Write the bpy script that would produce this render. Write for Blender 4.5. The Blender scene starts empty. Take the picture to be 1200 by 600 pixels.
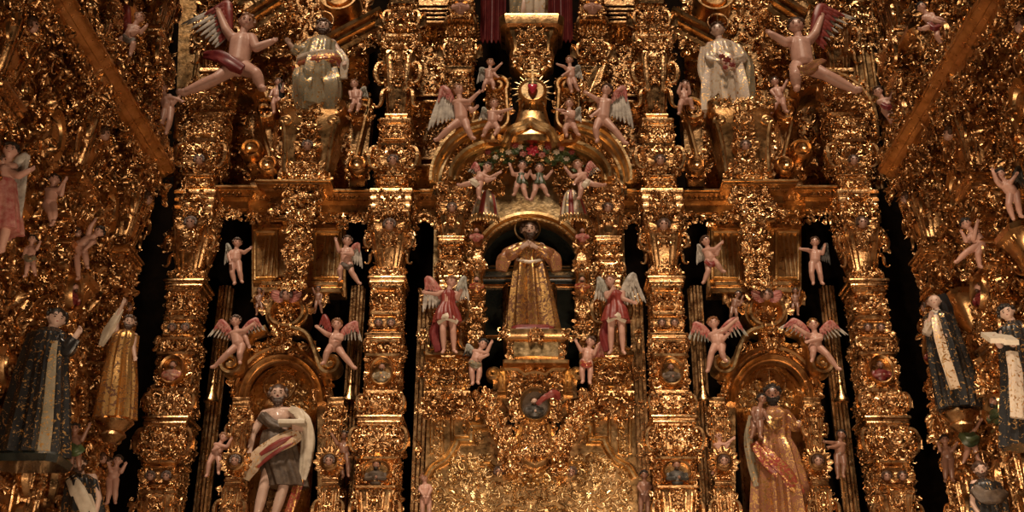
import bpy, math, random
import numpy as np
from mathutils import Vector, Matrix

SC = bpy.context.scene
COL = SC.collection
PI = math.pi
rng = np.random.default_rng(7)

# ---------------------------------------------------------------- camera
FX = 1350.0                      # focal length in pixels of a 1200 px wide picture
PITCH = math.radians(24.0)
CP, SP = math.cos(PITCH), math.sin(PITCH)
CX0 = 617.0                      # picture column of the altarpiece's axis
CAM = np.array([0.0, -15.16, 1.6])
cam = bpy.data.cameras.new('camera')
cam.sensor_width = 36.0
cam.lens = 36.0 * FX / 1200.0
cam.shift_x = -(CX0 - 600.0) / 1200.0
camo = bpy.data.objects.new('camera', cam)
camo.location = CAM
camo.rotation_euler = (PI / 2 + PITCH, 0, 0)
COL.objects.link(camo)
SC.camera = camo

# ---------------------------------------------------------------- world, lights, exposure
world = bpy.data.worlds.new('chapel_air')
SC.world = world
world.use_nodes = True
bg = world.node_tree.nodes['Background']
bg.inputs[0].default_value = (1.0, 0.62, 0.38, 1)
bg.inputs[1].default_value = 0.010


def area(name, loc, target, size, energy, col):
    l = bpy.data.lights.new(name, 'AREA')
    l.shape = 'DISK'
    l.size = size
    l.energy = energy
    l.color = col
    o = bpy.data.objects.new(name, l)
    o.location = loc
    o.rotation_euler = (Vector(target) - Vector(loc)).to_track_quat('-Z', 'Y').to_euler()
    COL.objects.link(o)
    return o


WARM = (1.0, 0.72, 0.48)
sl = bpy.data.lights.new('high_window_light', 'SUN')
sl.energy = 3.3
sl.angle = math.radians(7)
sl.color = (1.0, 0.77, 0.56)
so = bpy.data.objects.new('high_window_light', sl)
so.location = (-4, -6, 18)
so.rotation_euler = Vector((0.05, 0.52, -0.85)).to_track_quat('-Z', 'Y').to_euler()
COL.objects.link(so)
area('spot_lamp', (0.9, -8.5, 2.8), (0.0, 0, 8.4), 0.35, 230, WARM)
area('spot_lamp', (-3.0, -8.0, 4.0), (-1.0, 0, 8.5), 0.3, 85, WARM)
area('spot_lamp', (3.4, -6.5, 4.0), (2.6, 0, 7.0), 0.3, 85, WARM)
area('spot_lamp', (1.0, -6.0, 3.9), (3.5, 0, 6.6), 0.25, 45, WARM)
SC.view_settings.view_transform = 'Standard'
SC.view_settings.look = 'None'
SC.view_settings.gamma = 1.0
SC.view_settings.use_curve_mapping = False
SC.view_settings.exposure = -0.34


# ---------------------------------------------------------------- picture -> place
def at(px, py, Y=0.0):
    u = (px - CX0) / FX
    v = (300.0 - py) / FX
    d = np.array([u, CP - SP * v, SP + CP * v])
    return CAM + d * ((Y - CAM[1]) / d[1])


def mpp(py, Y=0.0):
    v = (300.0 - py) / FX
    return (Y - CAM[1]) / (CP - SP * v) / FX


def side_y(px, py, X):
    """distance into the chapel at which the picture column px meets the plane x = +-X"""
    v = (300.0 - py) / FX
    return CAM[1] + abs(X / ((px - CX0) / FX)) * (CP - SP * v)


# ---------------------------------------------------------------- materials
def node_mat(name):
    m = bpy.data.materials.new(name)
    m.use_nodes = True
    nt = m.node_tree
    b = nt.nodes['Principled BSDF']
    return m, nt, b


def noise(nt, scale, detail=4, rough=0.6):
    n = nt.nodes.new('ShaderNodeTexNoise')
    n.inputs['Scale'].default_value = scale
    n.inputs['Detail'].default_value = detail
    n.inputs['Roughness'].default_value = rough
    g = nt.nodes.new('ShaderNodeTexCoord')
    nt.links.new(g.outputs['Object'], n.inputs['Vector'])
    return n


def ramp(nt, src, stops):
    r = nt.nodes.new('ShaderNodeValToRGB')
    e = r.color_ramp.elements
    while len(e) < len(stops):
        e.new(0.5)
    for i, (p, c) in enumerate(stops):
        e[i].position = p
        e[i].color = (*c, 1) if len(c) == 3 else (c[0], c[0], c[0], 1)
    nt.links.new(src, r.inputs[0])
    return r


def bump(nt, b, src, strength, dist=0.01):
    n = nt.nodes.new('ShaderNodeBump')
    n.inputs['Strength'].default_value = strength
    n.inputs['Distance'].default_value = dist
    nt.links.new(src, n.inputs['Height'])
    nt.links.new(n.outputs[0], b.inputs['Normal'])
    return n


def gold_mat(name, light, mid, dark, r0=0.2, r1=0.42, bstr=0.5):
    m, nt, b = node_mat(name)
    b.inputs['Metallic'].default_value = 1.0
    n = noise(nt, 5.0, 6, 0.7)
    c = ramp(nt, n.outputs['Fac'], [(0.30, dark), (0.46, mid), (0.68, light)])
    nt.links.new(c.outputs[0], b.inputs['Base Color'])
    n2 = noise(nt, 11.0, 3)
    r = nt.nodes.new('ShaderNodeMapRange')
    r.inputs['From Min'].default_value = 0.3
    r.inputs['From Max'].default_value = 0.7
    r.inputs['To Min'].default_value = r0
    r.inputs['To Max'].default_value = r1
    nt.links.new(n2.outputs['Fac'], r.inputs['Value'])
    nt.links.new(r.outputs[0], b.inputs['Roughness'])
    n3 = noise(nt, 26.0, 3, 0.55)
    bump(nt, b, n3.outputs['Fac'], bstr, 0.012)
    return m


def paint_mat(name, c1, c2, rough=0.5, scale=8.0, bstr=0.15, coat=0.0, metal=0.0, spec=0.5):
    m, nt, b = node_mat(name)
    n = noise(nt, scale, 5)
    c = ramp(nt, n.outputs['Fac'], [(0.35, c1), (0.65, c2)])
    nt.links.new(c.outputs[0], b.inputs['Base Color'])
    b.inputs['Roughness'].default_value = rough
    b.inputs['Coat Weight'].default_value = coat
    b.inputs['Metallic'].default_value = metal
    b.inputs['Specular IOR Level'].default_value = spec
    if bstr:
        n3 = noise(nt, 30.0, 3)
        bump(nt, b, n3.outputs['Fac'], bstr)
    return m


def estofado_mat(name, ground, second, amount=0.5, scale=16.0, gold=(0.80, 0.47, 0.17), rough=0.38):
    """painted cloth with gilded brocade flowers scratched through the paint"""
    m, nt, b = node_mat(name)
    n = noise(nt, 3.0, 4)
    c = ramp(nt, n.outputs['Fac'], [(0.38, ground), (0.62, second)])
    w = noise(nt, scale, 3, 0.55)
    w.inputs['Distortion'].default_value = 2.2
    t = 0.66 - 0.26 * amount
    f = ramp(nt, w.outputs['Fac'], [(max(0, t - 0.025), (0,)), (min(1, t + 0.025), (1,))])
    mix = nt.nodes.new('ShaderNodeMix')
    mix.data_type = 'RGBA'
    nt.links.new(f.outputs[0], mix.inputs['Factor'])
    nt.links.new(c.outputs[0], mix.inputs['A'])
    mix.inputs['B'].default_value = (*gold, 1)
    nt.links.new(mix.outputs['Result'], b.inputs['Base Color'])
    nt.links.new(f.outputs[0], b.inputs['Metallic'])
    b.inputs['Roughness'].default_value = rough
    n3 = noise(nt, 34.0, 3)
    bump(nt, b, n3.outputs['Fac'], 0.3)
    return m


M = {}
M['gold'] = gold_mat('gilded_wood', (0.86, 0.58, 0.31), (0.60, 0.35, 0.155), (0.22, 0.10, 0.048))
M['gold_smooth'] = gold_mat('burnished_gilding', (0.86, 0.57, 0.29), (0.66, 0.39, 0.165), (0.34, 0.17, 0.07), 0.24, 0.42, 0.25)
M['gold_pale'] = gold_mat('pale_brightened_gilding', (0.88, 0.66, 0.38), (0.70, 0.48, 0.23), (0.38, 0.22, 0.095), 0.26, 0.45, 0.35)  # paler gold; its lighter colour also lifts some mouldings that sit in shade
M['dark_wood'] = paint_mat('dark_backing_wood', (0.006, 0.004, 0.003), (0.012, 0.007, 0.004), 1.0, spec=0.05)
M['stone'] = paint_mat('stone_floor', (0.16, 0.11, 0.08), (0.24, 0.17, 0.12), 0.6, 2.0)
M['black_green'] = paint_mat('black_green_lacquer', (0.010, 0.014, 0.013), (0.03, 0.036, 0.03), 0.25, 4.0, 0.05, 0.3)
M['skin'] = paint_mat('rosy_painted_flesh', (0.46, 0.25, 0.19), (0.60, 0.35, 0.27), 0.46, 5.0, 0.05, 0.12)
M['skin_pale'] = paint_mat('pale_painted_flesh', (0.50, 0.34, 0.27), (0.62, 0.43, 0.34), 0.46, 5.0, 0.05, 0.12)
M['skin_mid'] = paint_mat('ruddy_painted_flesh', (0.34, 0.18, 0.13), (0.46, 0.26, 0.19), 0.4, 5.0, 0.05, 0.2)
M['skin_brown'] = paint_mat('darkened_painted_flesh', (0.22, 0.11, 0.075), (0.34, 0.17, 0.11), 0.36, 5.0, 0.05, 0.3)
M['eye'] = paint_mat('dark_glass_eye', (0.01, 0.006, 0.004), (0.02, 0.012, 0.01), 0.1, 5, 0)
M['hair_brown'] = paint_mat('brown_carved_hair', (0.035, 0.016, 0.008), (0.09, 0.04, 0.018), 0.5, 20, 0.5)
M['hair_auburn'] = paint_mat('auburn_carved_hair', (0.16, 0.06, 0.022), (0.28, 0.12, 0.045), 0.5, 20, 0.5)
M['hair_dark'] = paint_mat('black_carved_hair', (0.008, 0.006, 0.005), (0.03, 0.02, 0.014), 0.5, 20, 0.5)
M['feather_white'] = paint_mat('white_grey_feathers', (0.26, 0.23, 0.20), (0.55, 0.50, 0.43), 0.45, 12.0)
M['feather_pink'] = paint_mat('pink_red_coverts', (0.34, 0.065, 0.058), (0.52, 0.26, 0.21), 0.45, 14.0)
M['feather_grey'] = paint_mat('grey_green_coverts', (0.22, 0.22, 0.19), (0.42, 0.40, 0.34), 0.45, 12.0)
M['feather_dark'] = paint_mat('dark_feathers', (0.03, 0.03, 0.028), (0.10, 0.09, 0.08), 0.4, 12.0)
M['red'] = paint_mat('red_painted_cloth', (0.17, 0.020, 0.017), (0.27, 0.045, 0.032), 0.45, 7.0)
M['red_dark'] = paint_mat('wine_red_cloth', (0.13, 0.014, 0.018), (0.22, 0.035, 0.03), 0.42, 7.0)
M['lips'] = paint_mat('painted_lips', (0.30, 0.06, 0.05), (0.36, 0.09, 0.07), 0.4, 7.0, 0.0)
M['crimson'] = paint_mat('crimson_enamel', (0.50, 0.03, 0.06), (0.62, 0.06, 0.10), 0.2, 7.0, 0.05, 0.5)
M['green'] = paint_mat('dark_green_cloth', (0.02, 0.03, 0.012), (0.06, 0.075, 0.03), 0.42, 7.0)
M['leaf_green'] = paint_mat('green_painted_leaf', (0.05, 0.085, 0.03), (0.12, 0.16, 0.06), 0.4, 7.0)
M['white'] = paint_mat('white_painted_cloth', (0.52, 0.44, 0.33), (0.72, 0.63, 0.50), 0.45, 7.0)
M['black'] = paint_mat('black_painted_cloth', (0.008, 0.008, 0.009), (0.022, 0.022, 0.022), 0.3, 7.0, 0.2, 0.2)
M['grey_brown'] = paint_mat('grey_brown_fur_cloth', (0.06, 0.040, 0.028), (0.125, 0.088, 0.06), 0.55, 14.0, 0.5)
M['book_page'] = paint_mat('ivory_book', (0.62, 0.54, 0.42), (0.74, 0.67, 0.54), 0.5, 20.0)
M['robe_gold'] = estofado_mat('brown_gold_brocade', (0.10, 0.04, 0.018), (0.18, 0.075, 0.03), 0.62, 10)
M['robe_grey'] = estofado_mat('grey_green_brocade', (0.17, 0.15, 0.10), (0.30, 0.25, 0.17), 0.28, 15)
M['robe_white'] = estofado_mat('white_brocade', (0.55, 0.47, 0.37), (0.46, 0.37, 0.30), 0.22, 16)
M['robe_flower'] = estofado_mat('white_robe_with_red_flowers', (0.56, 0.50, 0.40), (0.50, 0.14, 0.10), 0.25, 16)
M['robe_redgold'] = estofado_mat('red_gold_brocade', (0.30, 0.04, 0.028), (0.26, 0.06, 0.036), 0.5, 14)
M['robe_copper'] = estofado_mat('copper_brown_brocade', (0.20, 0.075, 0.04), (0.30, 0.13, 0.07), 0.45, 15)
M['robe_umber'] = estofado_mat('umber_gold_brocade', (0.10, 0.04, 0.02), (0.16, 0.07, 0.03), 0.85, 11)
M['robe_black'] = estofado_mat('black_gold_habit', (0.008, 0.008, 0.009), (0.02, 0.02, 0.02), 0.18, 15)
M['cloak_stripe'] = estofado_mat('white_cloak_gold_brocade', (0.66, 0.55, 0.40), (0.60, 0.44, 0.30), 0.30, 15)


# ---------------------------------------------------------------- mesh collecting
def grid_faces(nu, nv, wu=False, wv=False):
    iu = np.arange(nu if wu else nu - 1)
    iv = np.arange(nv if wv else nv - 1)
    a, b = np.meshgrid(iu, iv, indexing='ij')
    a1, b1 = (a + 1) % nu, (b + 1) % nv
    return np.stack([a * nv + b, a1 * nv + b, a1 * nv + b1, a * nv + b1], -1).reshape(-1, 4)


class MB:
    def __init__(s):
        s.V, s.F, s.n = [], [], 0

    def add(s, V, *faces):
        V = np.asarray(V, float).reshape(-1, 3)
        for f in faces:
            f = np.asarray(f, int)
            if f.ndim == 1:
                f = f[None]
            s.F.append(f + s.n)
        s.V.append(V)
        s.n += len(V)
        return s

    def inst(s, tmpl, P, R):
        """many copies of a template: P (n,3), R (n,3,3)"""
        V, F = tmpl
        P, R = np.asarray(P, float).reshape(-1, 3), np.asarray(R, float).reshape(-1, 3, 3)
        W = np.einsum('nij,vj->nvi', R, V) + P[:, None, :]
        off = np.arange(len(P))[:, None, None] * len(V)
        for f in F:
            s.F.append((f[None] + off).reshape(-1, f.shape[1]) + s.n)
        s.V.append(W.reshape(-1, 3))
        s.n += W.shape[0] * W.shape[1]

    def stack(s, rings, cx=0.0, cy=0.0, ch=0.12):
        """rectangular block, one chamfered ring per (z, half x, half y)"""
        V = []
        for z, hx, hy in rings:
            c = ch * min(hx, hy)
            V += [(cx + hx - c, cy - hy, z), (cx + hx, cy - hy + c, z), (cx + hx, cy + hy - c, z), (cx + hx - c, cy + hy, z),
                  (cx - hx + c, cy + hy, z), (cx - hx, cy + hy - c, z), (cx - hx, cy - hy + c, z), (cx - hx + c, cy - hy, z)]
        n = len(rings)
        s.add(V, grid_faces(n, 8, False, True), list(range(7, -1, -1)), list(range((n - 1) * 8, n * 8)))
        return s

    def box(s, x0, x1, y0, y1, z0, z1, b=0.006):
        hx, hy = (x1 - x0) / 2, (y1 - y0) / 2
        b = min(b, hx * .4, hy * .4, (z1 - z0) * .4)
        return s.stack([(z0, hx - b, hy - b), (z0 + b, hx, hy), (z1 - b, hx, hy), (z1, hx - b, hy - b)], (x0 + x1) / 2, (y0 + y1) / 2, 0.02)

    def tube(s, path, rad, n=8, flat=1.0, ridge=0.0, nr=3, up=(0, -1, 0), twist=0.0):
        """tapered tube along a path; flat squashes it along `up`"""
        P = np.asarray(path, float)
        m = len(P)
        rad = np.broadcast_to(np.asarray(rad, float), (m,))
        T = np.gradient(P, axis=0)
        T /= np.linalg.norm(T, axis=1)[:, None] + 1e-12
        U = np.asarray(up, float)[None] - T * (T @ np.asarray(up, float))[:, None]
        ln = np.linalg.norm(U, axis=1)
        bad = ln < 1e-3
        U[bad] = np.cross(T[bad], (1.0, 0.001, 0.0))
        U /= np.linalg.norm(U, axis=1)[:, None]
        S = np.cross(T, U)
        a = np.linspace(0, 2 * PI, n, endpoint=False)
        k = np.arange(m)[:, None]
        r = rad[:, None] * (1 + ridge * np.cos(nr * a[None] + twist * k))
        V = P[:, None] + S[:, None] * (np.cos(a)[None] * r)[..., None] + U[:, None] * (np.sin(a)[None] * r * flat)[..., None]
        s.add(V.reshape(-1, 3), grid_faces(m, n, False, True), list(range(n - 1, -1, -1)), list(range((m - 1) * n, m * n)))
        return s

    def sweep(s, prof, path, y0=0.0, closed=False):
        """moulding in the facade plane: prof (offset across the path, out towards the viewer), path (x, z)"""
        P = np.asarray(path, float)
        prof = np.asarray(prof, float)
        m = len(P)
        if closed:
            d0, d1 = P - np.roll(P, 1, 0), np.roll(P, -1, 0) - P
        else:
            d = np.diff(P, axis=0)
            d0, d1 = np.vstack([d[:1], d]), np.vstack([d, d[-1:]])
        d0 = d0 / (np.linalg.norm(d0, axis=1)[:, None] + 1e-12)
        d1 = d1 / (np.linalg.norm(d1, axis=1)[:, None] + 1e-12)
        t = d0 + d1
        t /= np.linalg.norm(t, axis=1)[:, None] + 1e-12
        nrm = np.stack([-t[:, 1], t[:, 0]], 1)
        k = 1.0 / np.clip((t * d0).sum(1), 0.5, 1)
        V = np.zeros((m, len(prof), 3))
        V[:, :, 0] = P[:, None, 0] + nrm[:, None, 0] * k[:, None] * prof[None, :, 0]
        V[:, :, 2] = P[:, None, 1] + nrm[:, None, 1] * k[:, None] * prof[None, :, 0]
        V[:, :, 1] = y0 - prof[None, :, 1]
        q = len(prof)
        s.add(V.reshape(-1, 3), grid_faces(m, q, closed, True))
        if not closed:
            s.F.append(np.array([list(range(q))]) + s.n - m * q)
            s.F.append(np.array([list(range((m - 1) * q, m * q))[::-1]]) + s.n - m * q)
        return s

    def cornice(s, prof, path):
        """prof (out, z) swept along a plan path (x, y) whose outside is on the right-hand side of travel to +x"""
        P = np.asarray(path, float)
        prof = np.asarray(prof, float)
        m, q = len(P), len(prof)
        d = np.diff(P, axis=0)
        d0, d1 = np.vstack([d[:1], d]), np.vstack([d, d[-1:]])
        d0 = d0 / np.linalg.norm(d0, axis=1)[:, None]
        d1 = d1 / np.linalg.norm(d1, axis=1)[:, None]
        t = d0 + d1
        t /= np.linalg.norm(t, axis=1)[:, None]
        nrm = np.stack([t[:, 1], -t[:, 0]], 1)
        k = 1.0 / np.clip((t * d0).sum(1), 0.5, 1)
        V = np.zeros((m, q, 3))
        V[:, :, 0] = P[:, None, 0] + nrm[:, None, 0] * k[:, None] * prof[None, :, 0]
        V[:, :, 1] = P[:, None, 1] + nrm[:, None, 1] * k[:, None] * prof[None, :, 0]
        V[:, :, 2] = prof[None, :, 1]
        s.add(V.reshape(-1, 3), grid_faces(m, q, False, True), list(range(q)), list(range((m - 1) * q, m * q))[::-1])
        return s

    def lathe_y(s, c, prof, n=28, sx=1.0, sz=1.0):
        """turned about the axis that faces the viewer: prof (radius, out)"""
        a = np.linspace(0, 2 * PI, n, endpoint=False)
        V = [(c[0] + r * sx * math.cos(t), c[1] - o, c[2] + r * sz * math.sin(t)) for r, o in prof for t in a]
        m = len(prof)
        s.add(V, grid_faces(m, n, False, True), list(range(n)), list(range((m - 1) * n, m * n))[::-1])
        return s

    def lathe_z(s, c, prof, n=24, sy=1.0):
        a = np.linspace(0, 2 * PI, n, endpoint=False)
        V = [(c[0] + r * math.cos(t), c[1] + r * sy * math.sin(t), c[2] + z) for r, z in prof for t in a]
        m = len(prof)
        s.add(V, grid_faces(m, n, False, True), list(range(n))[::-1], list(range((m - 1) * n, m * n)))
        return s

    def prism(s, pts, y0, y1):
        n = len(pts)
        V = [(x, y, z) for y in (y0, y1) for x, z in pts]
        s.add(V, grid_faces(2, n, False, True), list(range(n)), list(range(n, 2 * n))[::-1])
        return s

    def ball(s, c, r, sx=1, sy=1, sz=1, nu=8, nv=12):
        V, F = sphere_t(nu, nv)
        s.add(V * np.array([r * sx, r * sy, r * sz]) + np.asarray(c, float), *F)
        return s

    def mesh(s, name, mat, M4=None, sharp=38):
        V = np.concatenate(s.V)
        if M4 is not None:
            V = V @ np.array(M4)[:3, :3].T + np.array(M4)[:3, 3]
        me = bpy.data.meshes.new(name)
        loops = np.concatenate([f.ravel() for f in s.F])
        tot = np.concatenate([np.full(len(f), f.shape[1]) for f in s.F])
        me.vertices.add(len(V))
        me.vertices.foreach_set('co', V.ravel())
        me.loops.add(len(loops))
        me.loops.foreach_set('vertex_index', loops.astype(np.int32))
        me.polygons.add(len(tot))
        me.polygons.foreach_set('loop_start', (np.cumsum(tot) - tot).astype(np.int32))
        me.update(calc_edges=True)
        me.polygons.foreach_set('use_smooth', np.ones(len(tot), bool))
        if sharp:
            me.set_sharp_from_angle(angle=math.radians(sharp))
        me.materials.append(M[mat])
        return me


def sphere_t(nu=8, nv=12):
    th = np.linspace(0.0, PI, nu + 1)[1:-1]
    ph = np.linspace(0, 2 * PI, nv, endpoint=False)
    V = [(0, 0, 1.0)] + [(math.sin(t) * math.cos(p), math.sin(t) * math.sin(p), math.cos(t)) for t in th for p in ph] + [(0, 0, -1.0)]
    n = len(V)
    top = np.array([[0, 1 + j, 1 + (j + 1) % nv] for j in range(nv)])
    b0 = 1 + (nu - 2) * nv
    bot = np.array([[n - 1, b0 + (j + 1) % nv, b0 + j] for j in range(nv)])
    return np.array(V), [grid_faces(nu - 1, nv, False, True) + 1, top, bot]


# ---------------------------------------------------------------- things and parts
def thing(name, label, cat, loc, group=None, rz=0.0):
    o = bpy.data.objects.new(name, None)
    COL.objects.link(o)
    o.empty_display_size = 0.1
    o.location = loc
    o.rotation_euler = (0, 0, rz)
    o['label'], o['category'], o['kind'] = label, cat, 'thing'
    if group:
        o['group'] = group
    return o


def part(name, mb, mat, parent, local=False, label=None, sharp=38):
    """one mesh; world coordinates are brought into the thing's frame unless local"""
    if mb.n == 0:
        return None
    M4 = None
    if not local:
        r = parent
        while r.parent:
            r = r.parent
        M4 = Matrix.LocRotScale(r.location, r.rotation_euler, None).inverted()
    o = bpy.data.objects.new(name, mb.mesh(name, mat, M4, sharp))
    COL.objects.link(o)
    o.parent = parent
    if label:
        o['label'] = label
    return o


def structure(name, mb, mat):
    o = bpy.data.objects.new(name, mb.mesh(name, mat))
    COL.objects.link(o)
    o['kind'] = 'structure'
    o['label'] = LABELS_STRUCT.get(name, name.replace('_', ' '))
    o['category'] = name.split('_')[0]
    return o


LABELS_STRUCT = {}
# ---------------------------------------------------------------- the setting
W_SIDE = 5.2           # front of the side altarpieces
LABELS_STRUCT.update(wall_back='dark backing wall behind the main altarpiece', wall_left='dark wall behind the left side altarpiece',
                     wall_right='dark wall behind the right side altarpiece', floor='stone chapel floor below the altarpieces')
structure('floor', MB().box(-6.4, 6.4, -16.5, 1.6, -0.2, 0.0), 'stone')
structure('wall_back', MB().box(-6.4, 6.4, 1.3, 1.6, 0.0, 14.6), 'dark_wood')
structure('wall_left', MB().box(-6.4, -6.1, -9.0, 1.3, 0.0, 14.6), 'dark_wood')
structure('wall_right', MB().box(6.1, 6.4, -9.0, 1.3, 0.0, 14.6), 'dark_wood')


# ---------------------------------------------------------------- carved ornament
def leaf_t(nv=8, lobes=3.0, curl=0.3, wide=0.34):
    us = np.array([-1, -.62, -.3, 0, .3, .62, 1.0])
    vs = np.linspace(0, 1, nv)
    V = []
    for v in vs:
        w = wide * (math.sin(PI * min(1, v ** 0.75 * 0.97 + .02)) ** 0.7) * (1 + .3 * math.cos(2 * PI * lobes * v)) + .015
        for u in us:
            y = -.10 * math.sin(PI * min(v * 1.1, 1)) * (1 - u * u) - .05 * math.cos(u * PI * 2) + .04 - curl * v ** 2.5
            V.append((u * w, y, v - .1 * abs(u) * math.cos(2 * PI * lobes * v)))
    return np.array(V), [grid_faces(nv, 7)]


def scroll_pts(sign, n=24, a=1.4, b=24.0, p=2.4):
    s = np.linspace(0, 1, n)
    e = np.abs(2 * s - 1)
    k = (a + b * e ** p)
    if sign:
        k = k * np.sign(2 * s - 1)
    th = np.cumsum(k) / n
    th -= th[n // 2]
    x, z = np.cumsum(np.cos(th)), np.cumsum(np.sin(th))
    P = np.stack([z, np.zeros(n), x], 1)
    P -= (P.max(0) + P.min(0)) / 2
    P /= np.ptp(P[:, 2])
    return P, e


def scroll_t(sign, n=24, th=.115):
    P, e = scroll_pts(sign, n)
    m = MB()
    P[:, 1] -= .06 + .05 * e
    m.tube(P, th * (1.2 - .8 * e), 6, 1.3)
    for i in (0, -1):
        m.ball(P[i] + np.array([0, -.03, 0]), .075, nu=4, nv=7)
    return np.concatenate(m.V), regroup(m.F)


def regroup(F):
    d = {}
    for f in F:
        d.setdefault(f.shape[1], []).append(f)
    return [np.concatenate(v) for v in d.values()]


def rosette_t(pet=6, nr=6):
    na = pet * 4
    V = []
    for i in range(nr):
        q = i / (nr - 1)
        for j in range(na):
            a = 2 * PI * j / na
            lob = abs(math.cos(a * pet / 2)) ** .6
            r = q * (.34 + .16 * lob)
            y = -.10 - .10 * math.sin(PI * q) * (0.5 + .5 * lob) + .10 * q ** 3 - (.10 if q < .25 else 0)
            V.append((r * math.cos(a), y, r * math.sin(a)))
    return np.array(V), [grid_faces(nr, na, False, True)]


def bead_t():
    V, F = sphere_t(5, 8)
    return V * .32 + np.array([0, -.1, 0]), F


def drop_t():
    m = MB()
    m.lathe_z((0, 0, 0), [(.02, .5), (.12, .38), (.20, .2), (.17, 0), (.22, -.06), (.13, -.25), (.03, -.5)], 8)
    return np.concatenate(m.V) + np.array([0, -.1, 0]), regroup(m.F)


def berries_t():
    m = MB()
    for x, z in [(0, .3), (-.17, .12), (.17, .12), (0, .02), (-.1, -.18), (.1, -.18), (0, -.36)]:
        m.ball((x, -.1, z), .13, nu=4, nv=6)
    return np.concatenate(m.V), regroup(m.F)


def shell_t():
    ns, nr = 25, 5
    V = []
    for i in range(nr):
        q = i / (nr - 1)
        for j in range(ns):
            a = PI * (-.08 + 1.16 * j / (ns - 1))
            rib = math.cos(a * 12)
            r = .06 + q * (.44 + .03 * rib)
            V.append((r * math.cos(a), -.05 - .16 * q * (1 - .4 * q) - .035 * rib * q, r * math.sin(a) - .15))
    m = MB()
    m.add(V, grid_faces(nr, ns))
    m.ball((0, -.1, -.15), .1, nu=4, nv=7)
    return np.concatenate(m.V), regroup(m.F)


T = dict(leaf=leaf_t(), leaf2=leaf_t(7, 2.0, .45, .42), cs=scroll_t(0), ss=scroll_t(1), ros=rosette_t(), bead=bead_t(),
         drop=drop_t(), ber=berries_t(), shell=shell_t())
KINDS_ALL = [('leaf', .30), ('leaf2', .20), ('cs', .18), ('ss', .08), ('ros', .09), ('bead', .08), ('ber', .07)]


def rot_y(a):
    c, s = np.cos(a), np.sin(a)
    z, o = np.zeros_like(a), np.ones_like(a)
    return np.stack([np.stack([c, z, s], -1), np.stack([z, o, z], -1), np.stack([-s, z, c], -1)], -2)


def rot_x(a):
    c, s = np.cos(a), np.sin(a)
    z, o = np.zeros_like(a), np.ones_like(a)
    return np.stack([np.stack([o, z, z], -1), np.stack([z, c, -s], -1), np.stack([z, s, c], -1)], -2)


def rot_z(a):
    c, s = np.cos(a), np.sin(a)
    z, o = np.zeros_like(a), np.ones_like(a)
    return np.stack([np.stack([c, -s, z], -1), np.stack([s, c, z], -1), np.stack([z, z, o], -1)], -2)


FINE = .82         # all scattered carving is this much finer than its nominal size
FACE = dict(front=np.eye(3), left=np.array([[0, 1, 0], [-1, 0, 0], [0, 0, 1.0]]), right=np.array([[0, -1, 0], [1, 0, 0], [0, 0, 1.0]]))


def foliage(mb, x0, x1, z0, z1, out, size=.11, dens=1.0, sym=True, face='front', inside=None, kinds=None, tilt=.45, origin=(0, 0, 0)):
    """mirrored carved leaves, scrolls and flowers over a patch of a face; out(a, z) is how far the ground stands out"""
    kinds = kinds or KINDS_ALL
    size = size * FINE
    B = FACE[face]
    xc = (x0 + x1) / 2
    step = size * .62 / math.sqrt(dens)
    lo = xc if sym else x0
    nx, nz = max(1, int(round((x1 - lo) / step))), max(1, int(round((z1 - z0) / step)))
    gx, gz = np.meshgrid(np.arange(nx), np.arange(nz), indexing='ij')
    a = lo + (gx.ravel() + .5 + rng.uniform(-.4, .4, nx * nz)) * (x1 - lo) / nx
    z = z0 + (gz.ravel() + .5 + rng.uniform(-.4, .4, nx * nz)) * (z1 - z0) / nz
    ks = rng.choice(len(kinds), len(a), p=np.array([w for _, w in kinds]) / sum(w for _, w in kinds))
    if inside is not None:
        ok = np.array([inside(p, q) for p, q in zip(a, z)], bool)
        a, z, ks = a[ok], z[ok], ks[ok]
    if not len(a):
        return
    n = len(a)
    ang = rng.uniform(-PI, PI, n)
    sc = size * rng.uniform(.75, 1.35, n)
    R = rot_z(rng.uniform(-tilt, tilt, n)) @ rot_x(rng.uniform(-tilt, tilt, n)) @ rot_y(ang) * sc[:, None, None]
    o = np.array([out(p, q) for p, q in zip(a, z)]) if callable(out) else np.full(n, float(out))
    o = o + rng.uniform(-.1, .25, n) * size
    for mir in ((1, -1) if sym else (1,)):
        x = a if mir > 0 else 2 * xc - a
        Rm = R if mir > 0 else np.diag([-1.0, 1, 1])[None] @ R
        P = np.stack([x, -o, z], 1) @ B.T + np.asarray(origin, float)
        for i, (k, _) in enumerate(kinds):
            q = ks == i
            if q.any():
                mb.inst(T[k], P[q], B[None] @ Rm[q])


def put(mb, k, x, y, z, size, ang=0.0, tilt=0.0, mirror=False, yaw=0.0, face='front', sz=None):
    R = rot_z(np.array([yaw])) @ rot_x(np.array([tilt])) @ rot_y(np.array([ang])) * size
    if sz:
        R = R @ np.diag([1, 1, sz])[None]
    if mirror:
        R = R @ np.diag([-1.0, 1, 1])[None]
    B = FACE[face]
    mb.inst(T[k], [np.array([x, y, z])], B[None] @ R)


def leaf_row(mb, x0, x1, y, z, size, n, flip=False, face='front', tilt=-.35, kind='leaf'):
    for i in range(n):
        x = x0 + (x1 - x0) * (i + .5) / n
        p = FACE[face] @ np.array([x, y, z])
        put(mb, kind, p[0], p[1], p[2], size, PI if flip else 0.0, tilt if not flip else -tilt, face=face)


def frame_prof(w, h):
    return [(-w, 0), (-w, h * .7), (-w * .6, h), (-w * .2, h * .55), (w * .3, h * .5), (w * .6, h), (w, h * .8), (w, 0)]


def rect(x0, x1, z0, z1):
    return [(x0, z0), (x1, z0), (x1, z1), (x0, z1)]


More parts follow.
